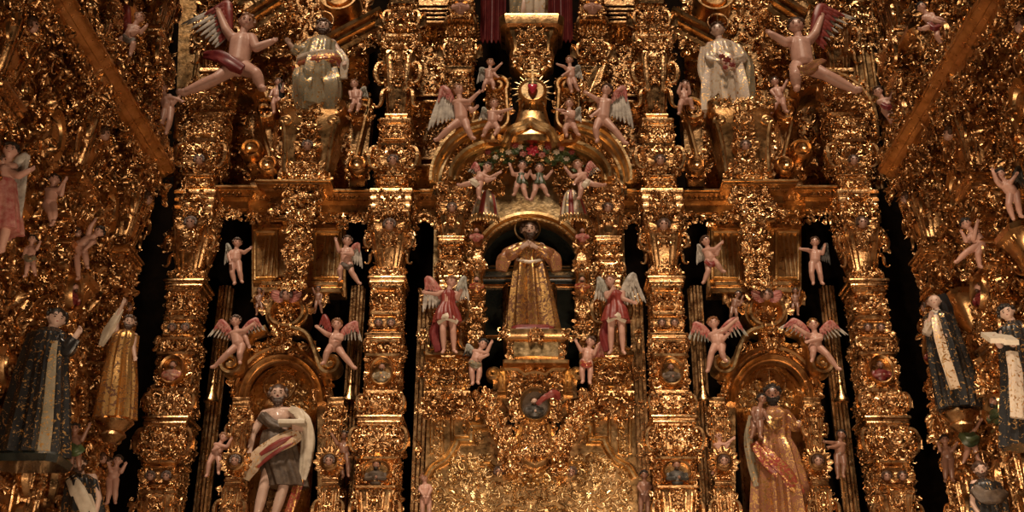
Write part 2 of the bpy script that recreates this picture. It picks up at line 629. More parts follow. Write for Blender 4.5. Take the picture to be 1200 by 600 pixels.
def bezier(pts, n=10):
    """smooth path through points (Catmull-Rom)"""
    P = np.asarray(pts, float)
    P = np.vstack([2 * P[0] - P[1], P, 2 * P[-1] - P[-2]])
    out = []
    for i in range(1, len(P) - 2):
        p0, p1, p2, p3 = P[i - 1:i + 3]
        for t in np.linspace(0, 1, n, endpoint=False):
            out.append(.5 * (2 * p1 + (p2 - p0) * t + (2 * p0 - 5 * p1 + 4 * p2 - p3) * t * t + (3 * p1 - p0 - 3 * p2 + p3) * t ** 3))
    out.append(P[-2])
    return np.array(out)


def spiral(cx, cz, r0, r1, a0, turns, n=40):
    q = np.linspace(0, 1, n)
    r = r0 + (r1 - r0) * q ** .8
    a = a0 + turns * 2 * PI * q
    return np.stack([cx + r * np.cos(a), cz + r * np.sin(a)], 1)


# ---------------------------------------------------------------- cherub heads and small busts (parts of pilasters)
def head_bits(mb, c, r, fwd=(0, -1, 0), up=(0, 0, 1), cheeks=1.0):
    c, f, u = np.asarray(c, float), np.asarray(fwd, float), np.asarray(up, float)
    s = np.cross(f, u)
    for (a, b, d, q) in [(0, .1, 0, .92), (0, -.28, .28, .62), (.3, -.22, .42, .32 * cheeks), (-.3, -.22, .42, .32 * cheeks), (0, -.12, .80, .13), (0, .0, .74, .09),
                         (0, -.40, .68, .13), (0, -.66, .50, .22), (.86, -.05, -.05, .18), (-.86, -.05, -.05, .18), (.32, .2, .6, .2), (-.32, .2, .6, .2)]:
        mb.ball(c + r * (a * s + b * u + d * f), r * q, nu=6, nv=9)


def cherub_head(parent, x, y, z, r, wings=True, hair='hair_brown', skin='skin_mid', face='front', wing_mat='gold'):
    B = FACE[face]
    c = B @ np.array([x, y, z])
    mb = MB()
    head_bits(mb, c, r, B @ np.array([0, -1, 0]))
    h = part('cherub_head', mb, skin, parent, True, 'small winged cherub head with rosy flesh' if wings else 'small carved head with rosy flesh')
    hb = MB()
    for i in range(11):
        a = -.35 + PI * 1.22 * i / 10
        p = B @ np.array([x + r * .90 * math.cos(a), y - r * .22, z + r * (.14 + .84 * math.sin(a))])
        hb.ball(p, r * .36, nu=4, nv=7)
    hb.ball(B @ np.array([x, y + r * .1, z + r * .34]), r * .95, nu=6, nv=9)
    part('hair', hb, hair, h, True)
    eb = MB()
    for sg in (-1, 1):
        eb.ball(B @ np.array([x + sg * r * .34, y - r * .80, z + r * .06]), r * .14, 1.3, 1, .8, nu=4, nv=7)
    part('eyes', eb, 'eye', h, True)
    if wings:
        wb = MB()
        for sg in (-1, 1):
            for k in range(5):
                a = (1.15 + .27 * k) * -sg
                put(wb, 'leaf', *(B @ np.array([x + sg * r * .5, y + r * .2, z - r * .3])), r * (2.5 - .22 * k), -a, -.1, face=face)
        part('cherub_wings', wb, wing_mat, h, True)
    return h


def bust(parent, x, y, z, s, cloth='green', skin='skin_mid', hair='hair_brown', name='portrait_bust', label=None):
    """half figure: s is the half width at the shoulders"""
    mb = MB()
    mb.lathe_z((x, y, z), [(s * .5, -s * .95), (s * .72, -s * .6), (s * .85, -s * .2), (s * .95, s * .12), (s * .7, s * .34), (s * .28, s * .5), (s * .26, s * .62)], 14, .62)
    for sg in (-1, 1):
        mb.tube(bezier([(x + sg * s * .85, y - s * .05, z + s * .1), (x + sg * s * .95, y - s * .3, z - s * .4), (x + sg * s * .2, y - s * .68, z - s * .42)], 4), [s * .27] * 4 + [s * .24] * 4 + [s * .2], 8)
    o = part(name, mb, cloth, parent, True, label or 'painted half figure with folded arms')
    hd = MB()
    head_bits(hd, (x, y - s * .12, z + s * .98), s * .42, cheeks=.8)
    hd.ball((x + s * .12, y - s * .72, z - s * .36), s * .17)
    part('face', hd, skin, o, True)
    hb = MB()
    hb.ball((x, y + s * .04, z + s * 1.12), s * .45, nu=6, nv=10)
    hb.ball((x, y - s * .32, z + s * .66), s * .22)
    part('hair', hb, hair, o, True)
    return o


# ---------------------------------------------------------------- estipite pilasters
def flank(fn):
    for f in ('front', 'left', 'right'):
        fn(f)


def stage(root, kind, z1, z0, wt, wb, m, opts):
    """one tier of a pilaster in the pilaster's own frame (x across, -y outward); z1 top, z0 bottom, half widths wt, wb"""
    h, w = z1 - z0, max(wt, wb)
    lo, hi = (lambda q: z0 + h * q), None
    wz = lambda z: wb + (wt - wb) * (z - z0) / h
    mb, fo = MB(), MB()
    size = opts.get('size', .105)
    name = dict(taper='tapered_shaft', block='pedestal_block', cap='leafy_capital', bulb='bulbous_knop', corn='cornice', entab='entablature_block', bust='portrait_block', cherub='cherub_block')[kind]
    if kind == 'taper':
        mb.stack([(z0, wb * .9, wb * .9), (lo(.03), wb, wb), (lo(.97), wt, wt), (z1, wt * .96, wt * .96)], ch=.16)

        def one(f):
            B = FACE[f]
            for t in (-.74, -.42, .42, .74):
                a, b = B @ np.array([t * wb, -wb * 1.0, lo(.05)]), B @ np.array([t * wt, -wt * 1.0, lo(.93)])
                mb.tube([a, (a + b) / 2, b], [.012, .017, .021], 6)
            foliage(fo, -wt * .36, wt * .36, lo(.45), lo(.98), lambda a, z: wz(z) + .01, size * .9, 1.2, face=f)
            foliage(fo, -wb * .3, wb * .3, lo(.0), lo(.2), lambda a, z: wz(z) + .01, size * .7, .8, face=f)
            leaf_row(fo, -wt, wt, -wt, z1, size * 1.25, 5, True, f)
        flank(one)
        for sg in (-1, 1):
            put(fo, 'cs', sg * (wt + .02), -wt * .8, lo(.62), h * .34, 0, 0, sg > 0)
            put(fo, 'ss', sg * (wt * .95), -wt * .6, lo(.25), h * .3, 0, 0, sg > 0)
            foliage(fo, sg * wt * 1.12 - wt * .2, sg * wt * 1.12 + wt * .2, lo(.45), lo(.98), wt * .6, size, 1.0, sym=False)
    elif kind in ('block', 'bust', 'cherub'):
        mb.stack([(z0, w * 1.06, w * 1.06), (lo(.07), w * 1.1, w * 1.1), (lo(.1), w * 1.0, w * 1.0), (lo(.16), w * .93, w * .93), (lo(.84), w * .93, w * .93), (lo(.88), w * 1.02, w * 1.02),
                  (lo(.93), w * 1.12, w * 1.12), (z1, w * 1.12, w * 1.12)], ch=.1)

        def one(f):
            B = FACE[f]
            sw = MB()
            sw.sweep(frame_prof(.022, .035), rect(-w * .74, w * .74, lo(.22), lo(.78)), w * -.93, True)
            mb.add(np.concatenate(sw.V) @ B.T, *sw.F)
            big = kind != 'block' and f == 'front'
            foliage(fo, -w * .95, w * .95, lo(.12), lo(.9), w * .95, size, 1.25, face=f,
                    inside=(lambda a, z: abs(a) > w * .45 or z < lo(.2)) if big else None)
        flank(one)
        if kind == 'bust':
            zc = lo(.52)
            fr = MB()
            fr.lathe_y((0, -w * .93, zc), [(.0, .03), (w * .58, .03), (w * .6, .09), (w * .7, .11), (w * .78, .06), (w * .8, 0)], 26, 1, min(1.35, h * .5 / w))
            md = part('medallion_frame', fr, 'gold_smooth', root, True)
            bust(root, 0, -w * 1.0 - .03, zc - w * .2, w * .48, opts.get('cloth', 'green'), opts.get('skin', 'skin'), opts.get('hair', 'hair_brown'))
        if kind == 'cherub':
            for sg in (-1, 1):
                cherub_head(root, sg * w * .42, -w * 1.08, lo(.5), w * .25)
    elif kind == 'cap':
        mb.stack([(z0, wb * .8, wb * .8), (lo(.3), wb * .86, wb * .86), (lo(.75), wt * .9, wt * .9), (lo(.85), wt * 1.05, wt * 1.05), (z1, wt * 1.05, wt * 1.05)], ch=.3)

        def one(f):
            leaf_row(fo, -wb, wb, -wb * .8, z0, h * .7, 4, False, f, .35, 'leaf2')
            leaf_row(fo, -wt, wt, -wb * .85, lo(.35), h * .65, 5, False, f, .5)
            foliage(fo, -wt, wt, lo(.1), lo(.95), wt * .95, size * .9, 1.0, face=f)
        flank(one)
        for sg in (-1, 1):
            put(fo, 'cs', sg * wt * 1.0, -wt * .95, lo(.72), h * .8, PI, 0, sg < 0, -sg * .7)
    elif kind == 'bulb':
        rings = []
        for q in np.linspace(0, 1, 9):
            r = (wb + (wt - wb) * q) * (.72 + .26 * math.sin(PI * q))
            rings.append((lo(q), r, r))
        mb.stack(rings, ch=.5)
        bw = lambda a, z: (wb + (wt - wb) * (z - z0) / h) * (.72 + .26 * math.sin(PI * (z - z0) / h)) * (1 - .12 * (a / w) ** 2)

        def one(f):
            foliage(fo, -w * 1.0, w * 1.0, z0, z1, bw, size * 1.1, 1.3, face=f)
        flank(one)
        for sg in (-1, 1):
            put(fo, 'cs', sg * w * .95, -w * .75, lo(.55), min(h * .75, w * 1.25), 0, 0, sg > 0)
            put(fo, 'leaf2', sg * w * .9, -w * .8, lo(.3), h * .45, sg * .6, -.2)
            put(fo, 'shell', 0, -bw(0, lo(.5)) - .02, lo(.55), min(h * .5, w * .9))
    elif kind in ('corn', 'entab'):
        n = 2 if kind == 'corn' else 3
        rings = []
        for i in range(n):
            a, b = i / n, (i + 1) / n
            g = .86 + .14 * (i + 1) / n
            rings += [(lo(a), w * g * .9, w * g * .9), (lo(a + .3 / n), w * g * .93, w * g * .93), (lo(a + .45 / n), w * g, w * g), (lo(b - .2 / n), w * g, w * g), (lo(b), w * g * .97, w * g * .97)]
        mb.stack(rings, ch=.06)

        def one(f):
            leaf_row(fo, -w * .95, w * .95, -w * .86, lo(.42), size * .8, max(4, int(w * 2 / .09)), True, f, -.3, 'leaf2')
            if kind == 'entab':
                foliage(fo, -w * .6, w * .6, lo(-.25), lo(.85), w * .93, size * 1.1, 1.2, face=f)
        flank(one)
    p = part(name, mb, opts.get('mat', 'gold'), root, True)
    part('leaf_carving', fo, 'gold', p, True)
    return p


def pilaster(label, dx, Yc, stages, py_ref, cloths=None, cherubs=(), rz=0.0, loc=None, group=None, zref=None, size=.088, name='gilded_pilaster'):
    """stages: (py top, py bottom, kind, half width top px, half width bottom px), measured on the main facade"""
    zref = zref or (lambda py: at(617, py, Yc - .25)[2])
    zb = zref(stages[-1][1])
    if loc is None:
        p = at(CX0 + dx, py_ref, Yc - .25)
        loc = (p[0], Yc, zb)
    else:
        loc = (loc[0], loc[1], zb)
    r = thing(name, label, 'pilaster', loc, group, rz)
    k = 0
    for (y1, y0, kind, wt, wb) in stages:
        m = mpp((y1 + y0) / 2, Yc - .25)
        o = dict(size=size)
        if kind == 'bust':
            o['cloth'], o['hair'], o['skin'] = (cloths or [('green', 'hair_brown', 'skin')])[k % len(cloths or [1])]
            k += 1
        stage(r, kind, zref(y1) - zb, zref(y0) - zb, wt * m * (1.0 if kind == 'taper' else .88), wb * m * (.9 if kind == 'taper' else .88), m, o)
    for (cy, rr, out) in cherubs:
        m = mpp(cy, Yc - .25)
        cherub_head(r, 0, -out * m * .9, zref(cy) - zb, rr * m)
    return r
# ---------------------------------------------------------------- people and putti
def capsule(mb, p0, r0, p1, r1, n=18):
    p0, p1 = np.asarray(p0, float), np.asarray(p1, float)
    d = p1 - p0
    L = np.linalg.norm(d)
    if L < 1e-5:
        mb.ball(p0, max(r0, r1), nu=6, nv=10)
        return
    d /= L
    a = np.array([0, 0, 1.0]) if abs(d[2]) < .9 else np.array([1.0, 0, 0])
    s = np.cross(d, a)
    s /= np.linalg.norm(s)
    t = np.cross(d, s)
    th = np.linspace(0, 2 * PI, n, endpoint=False)
    ring = np.cos(th)[:, None] * s + np.sin(th)[:, None] * t
    V = [p0 - d * r0]
    for q in (-1.0, -.5, 0):
        V += list(p0 + d * r0 * math.sin(q * PI / 2 * .9) + ring * r0 * math.cos(q * PI / 2 * .9))
    for q in (0, .5, 1.0):
        V += list(p1 + d * r1 * math.sin(q * PI / 2 * .9) + ring * r1 * math.cos(q * PI / 2 * .9))
    V.append(p1 + d * r1)
    m = 6 * n + 1
    cap0 = [[0, 1 + (j + 1) % n, 1 + j] for j in range(n)]
    b = 1 + 5 * n
    cap1 = [[m, b + j, b + (j + 1) % n] for j in range(n)]
    mb.add(V, grid_faces(6, n, False, True)[:, ::-1] + 1, cap0, cap1)


def unit(v):
    return v / (np.linalg.norm(v) + 1e-9)


def hand(mb, w, el, hr, grip=.5, view=np.array([0, -1.0, 0]), thumb=1):
    """palm, four bent fingers of unequal length and a thumb, pointing on from the forearm"""
    d = unit(w - el)
    s = np.cross(d, view)
    s = unit(s) if np.linalg.norm(s) > .1 else np.array([1.0, 0, 0])
    b = np.cross(s, d)
    k = hr
    for q in (-1, 0, 1):
        capsule(mb, w + s * q * .12 * k, .16 * k, w + d * .36 * k + s * q * .17 * k, .13 * k, 8)
    for i, ln in enumerate((.42, .50, .46, .34)):
        base = w + d * .42 * k + s * (i - 1.5) * .135 * k
        mid = base + (d * (1 - .35 * grip) + b * .5 * grip + s * (i - 1.5) * .06) * ln * .55 * k
        tip = mid + (d * (1 - .9 * grip) + b * .9 * grip) * ln * .5 * k
        capsule(mb, base, .085 * k, mid, .078 * k, 7)
        capsule(mb, mid, .078 * k, tip, .062 * k, 7)
    t0 = w + d * .10 * k - s * thumb * .17 * k
    t1 = t0 + (d * .6 - s * thumb * .6 + b * .25) * .26 * k
    capsule(mb, t0, .10 * k, t1, .085 * k, 7)
    capsule(mb, t1, .085 * k, t1 + (d * .9 - s * thumb * .1 + b * .3) * .2 * k, .068 * k, 7)


def joints(spec, Y):
    J = {}
    tk = spec.split()
    for k, v in zip(tk[::2], tk[1::2]):
        q = [float(t) for t in v.split(',')]
        d = q[2] if len(q) > 2 else 0.0
        J[k] = at(q[0], q[1], Y - d * mpp(q[1], Y))
    return J


PUTTO = dict(sw=.92, hw=.56, chest=.92, belly=1.04, pel=.98, ua=.50, fa0=.44, fa1=.31, th=.78, kn=.54, ca=.55, an=.34, foot=.9, neck=.46)
ADULT = dict(sw=1.45, hw=.72, chest=.95, belly=.82, pel=.92, ua=.46, fa0=.40, fa1=.27, th=.84, kn=.54, ca=.54, an=.30, foot=1.5, neck=.46)


def figure(name, label, cat, spec, hr, Y, kind=PUTTO, look=0.0, nod=0.0, skin='skin', hair='hair_auburn', bald=False, beard=None, group=None, grip=.5, root_at=None, eyes=True, fat=1.0):
    """spec: joints in picture pixels with optional depth towards the viewer: h head, n neck, p pelvis, a/b left elbow/hand,
    c/d right elbow/hand, e/f left knee/foot, i/j right knee/foot (left and right as seen); hr: head radius in pixels"""
    J = joints(spec, Y)
    k = {q: v * (fat if q not in ('foot', 'neck') else 1) for q, v in kind.items()}
    tk = dict(zip(spec.split()[::2], spec.split()[1::2]))
    m = mpp(float(tk['n'].split(',')[1]), Y)
    r = hr * m
    h, n, p = J['h'], J['n'], J['p']
    up = unit(n - p)
    fwd = unit(np.array([math.sin(look * .3), -math.cos(look * .3), 0.0]))
    lat = np.cross(up, np.array([0, 1.0, 0]))
    lat = unit(lat) * 1.0
    if lat[0] < 0 and abs(lat[0]) > .3:
        lat = -lat
    front = unit(np.cross(lat, up))
    if front[1] > 0:
        front = -front
    zmin = min(J[q][2] for q in J)
    root = thing(name, label, cat, root_at if root_at is not None else (p[0], p[1], zmin - .02), group)
    mb = MB()
    # trunk
    nb = n - up * .25 * r
    chest = n - up * 1.0 * r
    belly = p + up * .55 * r + front * .12 * r
    for sg in (-1, 1):
        capsule(mb, chest + lat * sg * .42 * r, k['chest'] * .8 * r, belly + lat * sg * .25 * r, k['belly'] * .78 * r)
        capsule(mb, belly + lat * sg * .22 * r, k['belly'] * .78 * r, p + lat * sg * k['hw'] * .6 * r, k['pel'] * .72 * r)
        capsule(mb, nb + lat * sg * .15 * r, k['neck'] * r, n + lat * sg * k['sw'] * .85 * r - up * .38 * r, k['ua'] * .95 * r)
        mb.ball(chest + lat * sg * .42 * r + front * .42 * r, .42 * r, nu=6, nv=9)
    capsule(mb, chest + front * .12 * r, k['chest'] * .86 * r, belly + front * .08 * r, k['belly'] * .88 * r)
    capsule(mb, belly, k['belly'] * .86 * r, p, k['pel'] * .85 * r)
    capsule(mb, nb, k['neck'] * 1.1 * r, h - unit(h - n) * .3 * r, k['neck'] * r)
    # limbs
    for sg, (e, w_) in ((-1, 'ab'), (1, 'cd')):
        if e not in J:
            continue
        S = n + lat * sg * k['sw'] * r - up * .42 * r
        E, Wr = J[e], J[w_]
        capsule(mb, S, k['ua'] * r, E, k['fa0'] * r)
        capsule(mb, E, k['fa0'] * r, Wr, k['fa1'] * r)
        hand(mb, Wr + unit(Wr - E) * .1 * r, E, r * (1.0 if kind is PUTTO else 1.05), grip, thumb=sg)
    for sg, (e, w_) in ((-1, 'ef'), (1, 'ij')):
        if e not in J:
            continue
        H = p + lat * sg * k['hw'] * r
        K, F = J[e], J[w_]
        capsule(mb, H, k['th'] * r, K, k['kn'] * r)
        capsule(mb, K, k['kn'] * r, K * .6 + F * .4 - front * .06 * r, k['ca'] * r)
        capsule(mb, K * .6 + F * .4 - front * .06 * r, k['ca'] * r, F, k['an'] * r)
        sh = unit(F - K)
        toe = unit(fwd * .9 + np.array([sg * .35, 0, 0]) + sh * .55)
        capsule(mb, F + sh * .12 * r - toe * .15 * r, k['an'] * 1.05 * r, F + sh * .2 * r + toe * k['foot'] * .55 * r, k['an'] * .95 * r)
        for q in range(5):
            c = np.cross(toe, sh)
            b0 = F + sh * .24 * r + toe * k['foot'] * .6 * r + c * (q - 2) * .12 * r
            capsule(mb, b0, .10 * r, b0 + toe * (.22 - .025 * abs(q - 1.5)) * r, .085 * r, 6)
    # head
    hu = unit(h - n) * .7 + np.array([0, 0, .3])
    hu = unit(hu)
    f = unit(np.array([math.sin(look), -math.cos(look), -nod]))
    f = unit(f - hu * (f @ hu))
    head_bits(mb, h, r, f, hu, 1.0 if kind is PUTTO else .75)
    body = part('body', mb, skin, root, label='bare painted flesh')
    rm = body.modifiers.new('one_surface', 'REMESH')
    rm.mode = 'VOXEL'
    rm.voxel_size = max(.0045, r * (.085 if kind is PUTTO else .075))
    rm.use_smooth_shade = True
    sm = body.modifiers.new('soften', 'SMOOTH')
    sm.factor = .5
    sm.iterations = 5
    s = np.cross(f, hu)
    if eyes:
        for sg in (-1, 1):
            eb = MB()
            eb.ball(h + r * (sg * .33 * s + .03 * hu + .79 * f), r * .085, 1.2, 1.0, .8, nu=6, nv=9)
            part('eye', eb, 'eye', root)
        lb = MB()
        lb.ball(h + r * (-.38 * hu + .80 * f), r * .13, 1.3, .6, .5, nu=6, nv=9)
        part('lips', lb, 'lips', root)
    if hair:
        hb = MB()
        hb.ball(h - f * .20 * r + hu * .30 * r, r * 1.0, nu=8, nv=12)
        if eyes:
            for sg in (-1, 1):
                hb.tube([h + r * (sg * .18 * s + .22 * hu + .83 * f), h + r * (sg * .36 * s + .27 * hu + .78 * f), h + r * (sg * .54 * s + .20 * hu + .64 * f)], np.array([.05, .06, .03]) * r, 6)
        rr = np.random.default_rng(int(abs(h[0] * 991 + h[2] * 373)) + 3)
        for q in range(54):
            a = rr.uniform(0, 2 * PI)
            t = rr.uniform(.1 if not bald else .85, 1.75)
            dv = math.cos(t) * hu + math.sin(t) * (math.cos(a) * s + math.sin(a) * f)
            if dv @ f > .35 and dv @ hu < (.55 if not bald else 2):
                continue
            if dv @ hu < -.1 and dv @ f > -.1:
                continue
            hb.ball(h - f * .06 * r + hu * .14 * r + dv * r * .96, r * rr.uniform(.18, .30), nu=4, nv=7)
        part('hair', hb, hair, root)
    if beard:
        bb = MB()
        for lv, (n_, rad_, dn, fw, sz) in enumerate(((11, .66, .34, .16, .20), (9, .56, .58, .26, .24), (7, .42, .84, .34, .25), (4, .22, 1.10, .38, .24), (2, .1, 1.3, .38, .18))):
            for q in range(n_):
                a = -1.35 + 2.7 * q / (n_ - 1)
                if lv == 0 and abs(a) < .62:
                    continue
                bb.ball(h + r * (math.sin(a) * rad_ * s + (math.cos(a) * rad_ * .62 + fw) * f - (dn + .05 * math.sin(7 * a)) * hu), r * sz, nu=4, nv=7)
        bb.tube([h + r * (-.34 * s - .36 * hu + .62 * f), h + r * (-.27 * hu + .84 * f), h + r * (.34 * s - .36 * hu + .62 * f)], np.array([.06, .10, .06]) * r, 6)
        part('beard', bb, beard, root)
    root_j = dict(J=J, root=root, r=r, m=m, f=f, hu=hu, s=s, up=up, lat=lat, front=front, Y=Y)
    return root_j


def blade(mb, p0, p1, w, t=.25, view=np.array([0, -1.0, 0])):
    """one feather: a long rounded blade from p0 to p1"""
    p0, p1 = np.asarray(p0, float), np.asarray(p1, float)
    d = p1 - p0
    L = np.linalg.norm(d)
    d = d / (L + 1e-9)
    s = np.cross(d, view)
    s = unit(s)
    b = np.cross(s, d)
    V, F = sphere_t(7, 8)
    mb.add((p0 + p1) / 2 + (V[:, :1] * s * w) + V[:, 1:2] * b * w * t + V[:, 2:] * d * L / 2, *F)


def wing(fig, S, Wp, Tp, pink='feather_pink', white='feather_white', dz=-3.0, n=8):
    """S root, Wp bend, Tp tip of the longest feather (picture pixels)"""
    Y = fig['Y'] - dz * fig['m'] * 1.0
    S, Wp, Tp = (at(q[0], q[1], Y) for q in (S, Wp, Tp))
    root = fig['root']
    arm = np.linalg.norm(Wp - S)
    long_ = np.linalg.norm(Tp - Wp)
    d_tip = unit(Tp - Wp)
    cb, fb = MB(), MB()
    back = np.array([0, .02, 0])
    path = bezier([S, (S + Wp) / 2 + np.array([0, -.02, arm * .06]), Wp, Wp + d_tip * long_ * .28], 5)
    q = np.linspace(0, 1, len(path))
    rad = max(arm, long_ * .5) * (.06 + .08 * np.sin(PI * np.clip(q * .9 + .08, 0, 1)))
    cb.tube(path, rad, 10, .6)
    side = unit((S - Wp) * .9 + d_tip * arm * .4)
    for row in range(3):
        nn = 9
        for i in range(nn):
            t = (i + .5 * (row % 2)) / nn
            b0 = path[int(t * (len(path) - 1))] + back * (.2 + row * .35) + np.array([0, -.016, 0])
            dr = unit(d_tip * (.55 + .45 * t) + side * (.75 - .65 * t))
            blade(cb, b0 - dr * arm * .05, b0 + dr * (max(arm, long_ * .4) * (.26 + row * .17)), arm * .075, .4)
    for i in range(n):
        t = i / (n - 1)
        b0 = S * (1 - min(1, t * 1.15)) + Wp * min(1, t * 1.15) + back
        dr = unit(d_tip * (.5 + .5 * t) + side * (.62 * (1 - t)))
        ln = long_ * (.55 + .55 * t ** 1.3)
        blade(fb, b0, b0 + dr * ln, max(.010, long_ * .05), .28)
    o = part('wing', cb, pink, root, label='wing coverts')
    part('feathers', fb, white, o, label='long flight feathers')
    return o


def drape(fig, name, pts, rad, mat, flat=.6, n=14, ridge=.16, nr=4, label=None, dz=3.0, parent=None):
    """cloth wound along pixel points"""
    P = [at(p[0], p[1], fig['Y'] - (p[2] if len(p) > 2 else dz) * fig['m']) for p in pts]
    B = bezier(P, 9)
    q = np.linspace(0, 1, len(B))
    w = np.interp(q, np.linspace(0, 1, len(rad)), np.asarray(rad, float)) * fig['m']
    rr = np.random.default_rng(int(abs(B[0][0] * 331 + B[0][2] * 797)) + 1)
    ph = rr.uniform(0, 6.28, 4)
    n = max(n, 24)
    Tn = np.gradient(B, axis=0)
    Tn /= np.linalg.norm(Tn, axis=1)[:, None] + 1e-9
    U = np.array([0, -1.0, 0]) - Tn * (Tn @ np.array([0, -1.0, 0]))[:, None]
    U /= np.linalg.norm(U, axis=1)[:, None] + 1e-9
    S = np.cross(Tn, U)
    a = np.linspace(0, 2 * PI, n, endpoint=False)
    ac, qc = a[None], q[:, None]
    fold = ridge * (np.cos(nr * ac + ph[0] + 2.2 * np.sin(3 * qc + ph[1])) + .6 * np.abs(np.cos((nr + .5) * ac * 1.0 + ph[2] + 4 * qc)) - .2)
    r_ = w[:, None] * (1 + fold)
    V = B[:, None] + S[:, None] * (np.cos(ac) * r_)[..., None] + U[:, None] * (np.sin(ac) * r_ * flat)[..., None]
    mb = MB()
    m_ = len(B)
    mb.add(V.reshape(-1, 3), grid_faces(m_, n, False, True), list(range(n - 1, -1, -1)), list(range((m_ - 1) * n, m_ * n)))
    return part(name, mb, mat, parent or fig['root'], label=label)


def robe(fig, rings, mat, name='robe', depth=.62, folds=9, amp=(.02, .12), label=None, dz=0.0, seed=1, n=72, parent=None, sub=5):
    """a hanging garment: rings of (y px, centre px, half width px[, depth ratio[, dz]]) from the collar down to the hem"""
    R = np.array([(q + (depth, dz)[len(q) - 3:]) if len(q) < 5 else q for q in [tuple(q) for q in rings]], float)
    t = np.linspace(0, len(R) - 1, (len(R) - 1) * sub + 1)
    R = np.stack([np.interp(t, np.arange(len(R)), R[:, c]) for c in range(5)], 1)
    a = np.linspace(0, 2 * PI, n, endpoint=False)
    rr = np.random.default_rng(seed)
    ph = rr.uniform(0, 6, 3)
    V = []
    N = len(R)
    for i, (py, xc, hw, dp, z) in enumerate(R):
        q = i / (N - 1)
        m = mpp(py, fig['Y'])
        c = at(xc, py, fig['Y'] - z * m)
        am = amp[0] + (amp[1] - amp[0]) * q
        w = np.cos(folds * a + ph[0] + .5 * math.sin(3 * q + ph[1])) * .6 + np.cos((folds * 2 + 1) * a + ph[2] - 1.2 * q) * .3 + np.abs(np.cos(folds * .5 * a + ph[1])) * .35
        w = np.sign(w) * np.abs(w) ** .8
        f = 1 + am * w * 1.7
        V.append(np.stack([c[0] + np.cos(a) * hw * m * f, c[1] + np.sin(a) * hw * m * dp * f, np.full(n, c[2])], 1))
    mb = MB()
    V = np.concatenate(V)
    mb.add(V, grid_faces(N, n, False, True), list(range(n)), list(range((N - 1) * n, N * n))[::-1])
    return part(name, mb, mat, parent or fig['root'], label=label)


def halo(fig, cx, cy, r, mat='gold_smooth', dz=-4.0, th=1.3, rays=False):
    c = at(cx, cy, fig['Y'] - dz * fig['m'])
    R, t = r * fig['m'], th * fig['m']
    mb = MB()
    mb.lathe_y(c, [(R - t, 0), (R - t, .015), (R - t * .3, .03), (R + t * .4, .03), (R + t, .015), (R + t, 0)], 40)
    mb.F = [f for f in mb.F if f.shape[1] == 4]
    n = 40
    mb.F.append(np.array([[5 * n + j, 5 * n + (j + 1) % n, (j + 1) % n, j] for j in range(n)]))
    h = fig['J']['h']
    mb.tube([h - fig['f'] * fig['r'] * .9, [c[0], c[1] - .01, (c[2] * 2 + h[2]) / 3], c + np.array([0, -.015, R])], .006, 5)
    return part('halo', mb, mat, fig['root'], label='ring halo')


def perch(fig, px, py, w, h, mat='gold'):
    """turned leafy console under a side statue"""
    p = at(px, py, fig['Y'])
    m = fig['m']
    mb = MB()
    mb.lathe_z((p[0], fig['Y'], p[2]), [(w * .3 * m, -h * m), (w * .75 * m, -h * .7 * m), (w * .6 * m, -h * .5 * m), (w * .95 * m, -h * .2 * m), (w * 1.05 * m, -h * .12 * m), (w * 1.05 * m, -.01), (w * .9 * m, .02)], 24, .8)
    part('plinth', mb, mat, fig['root'], label='gilded console under the feet')
# ================================================================ MAIN ALTARPIECE
def xz(pts, Y):
    return [(float(p[0]), float(p[2])) for p in (at(x, y, Y) for x, y in pts)]


def mirror_x(sg):
    return (lambda px: px) if sg < 0 else (lambda px: 2 * CX0 - px)


SIDE = {-1: 'left', 1: 'right'}

INNER = [(-40, 2, 'block', 17, 17), (2, 42, 'bulb', 18, 20), (42, 58, 'cap', 25, 19), (58, 130, 'taper', 19, 12), (130, 138, 'corn', 16, 15), (138, 170, 'block', 19, 20),
         (170, 204, 'bulb', 27, 21), (204, 223, 'block', 20, 20), (223, 249, 'entab', 30, 24), (249, 263, 'cap', 23, 20), (263, 312, 'taper', 23, 15), (312, 323, 'bulb', 21, 18),
         (323, 334, 'corn', 26, 22), (334, 366, 'block', 20, 19), (366, 390, 'cherub', 20, 19), (390, 398, 'corn', 26, 23), (398, 414, 'cap', 24, 20), (414, 460, 'bust', 22, 21),
         (460, 487, 'bulb', 28, 24), (487, 499, 'corn', 32, 29), (499, 536, 'bulb', 33, 27), (536, 572, 'bust', 27, 25), (572, 640, 'taper', 23, 18)]
OUTER = [(-40, 20, 'bulb', 20, 18), (20, 78, 'taper', 20, 14), (78, 92, 'corn', 19, 17), (92, 130, 'bulb', 26, 21), (130, 166, 'block', 22, 22), (166, 204, 'bulb', 28, 22), (204, 224, 'block', 21, 21),
         (224, 250, 'entab', 29, 24), (250, 266, 'cap', 24, 21), (266, 316, 'taper', 24, 16), (316, 327, 'bulb', 22, 19), (327, 338, 'corn', 28, 24), (338, 372, 'block', 21, 20), (372, 396, 'cherub', 21, 20),
         (396, 412, 'cap', 26, 22), (412, 458, 'bust', 23, 22), (458, 488, 'bulb', 30, 25), (488, 500, 'corn', 32, 29), (500, 540, 'bulb', 32, 27), (540, 578, 'cherub', 25, 24), (578, 640, 'taper', 23, 18)]

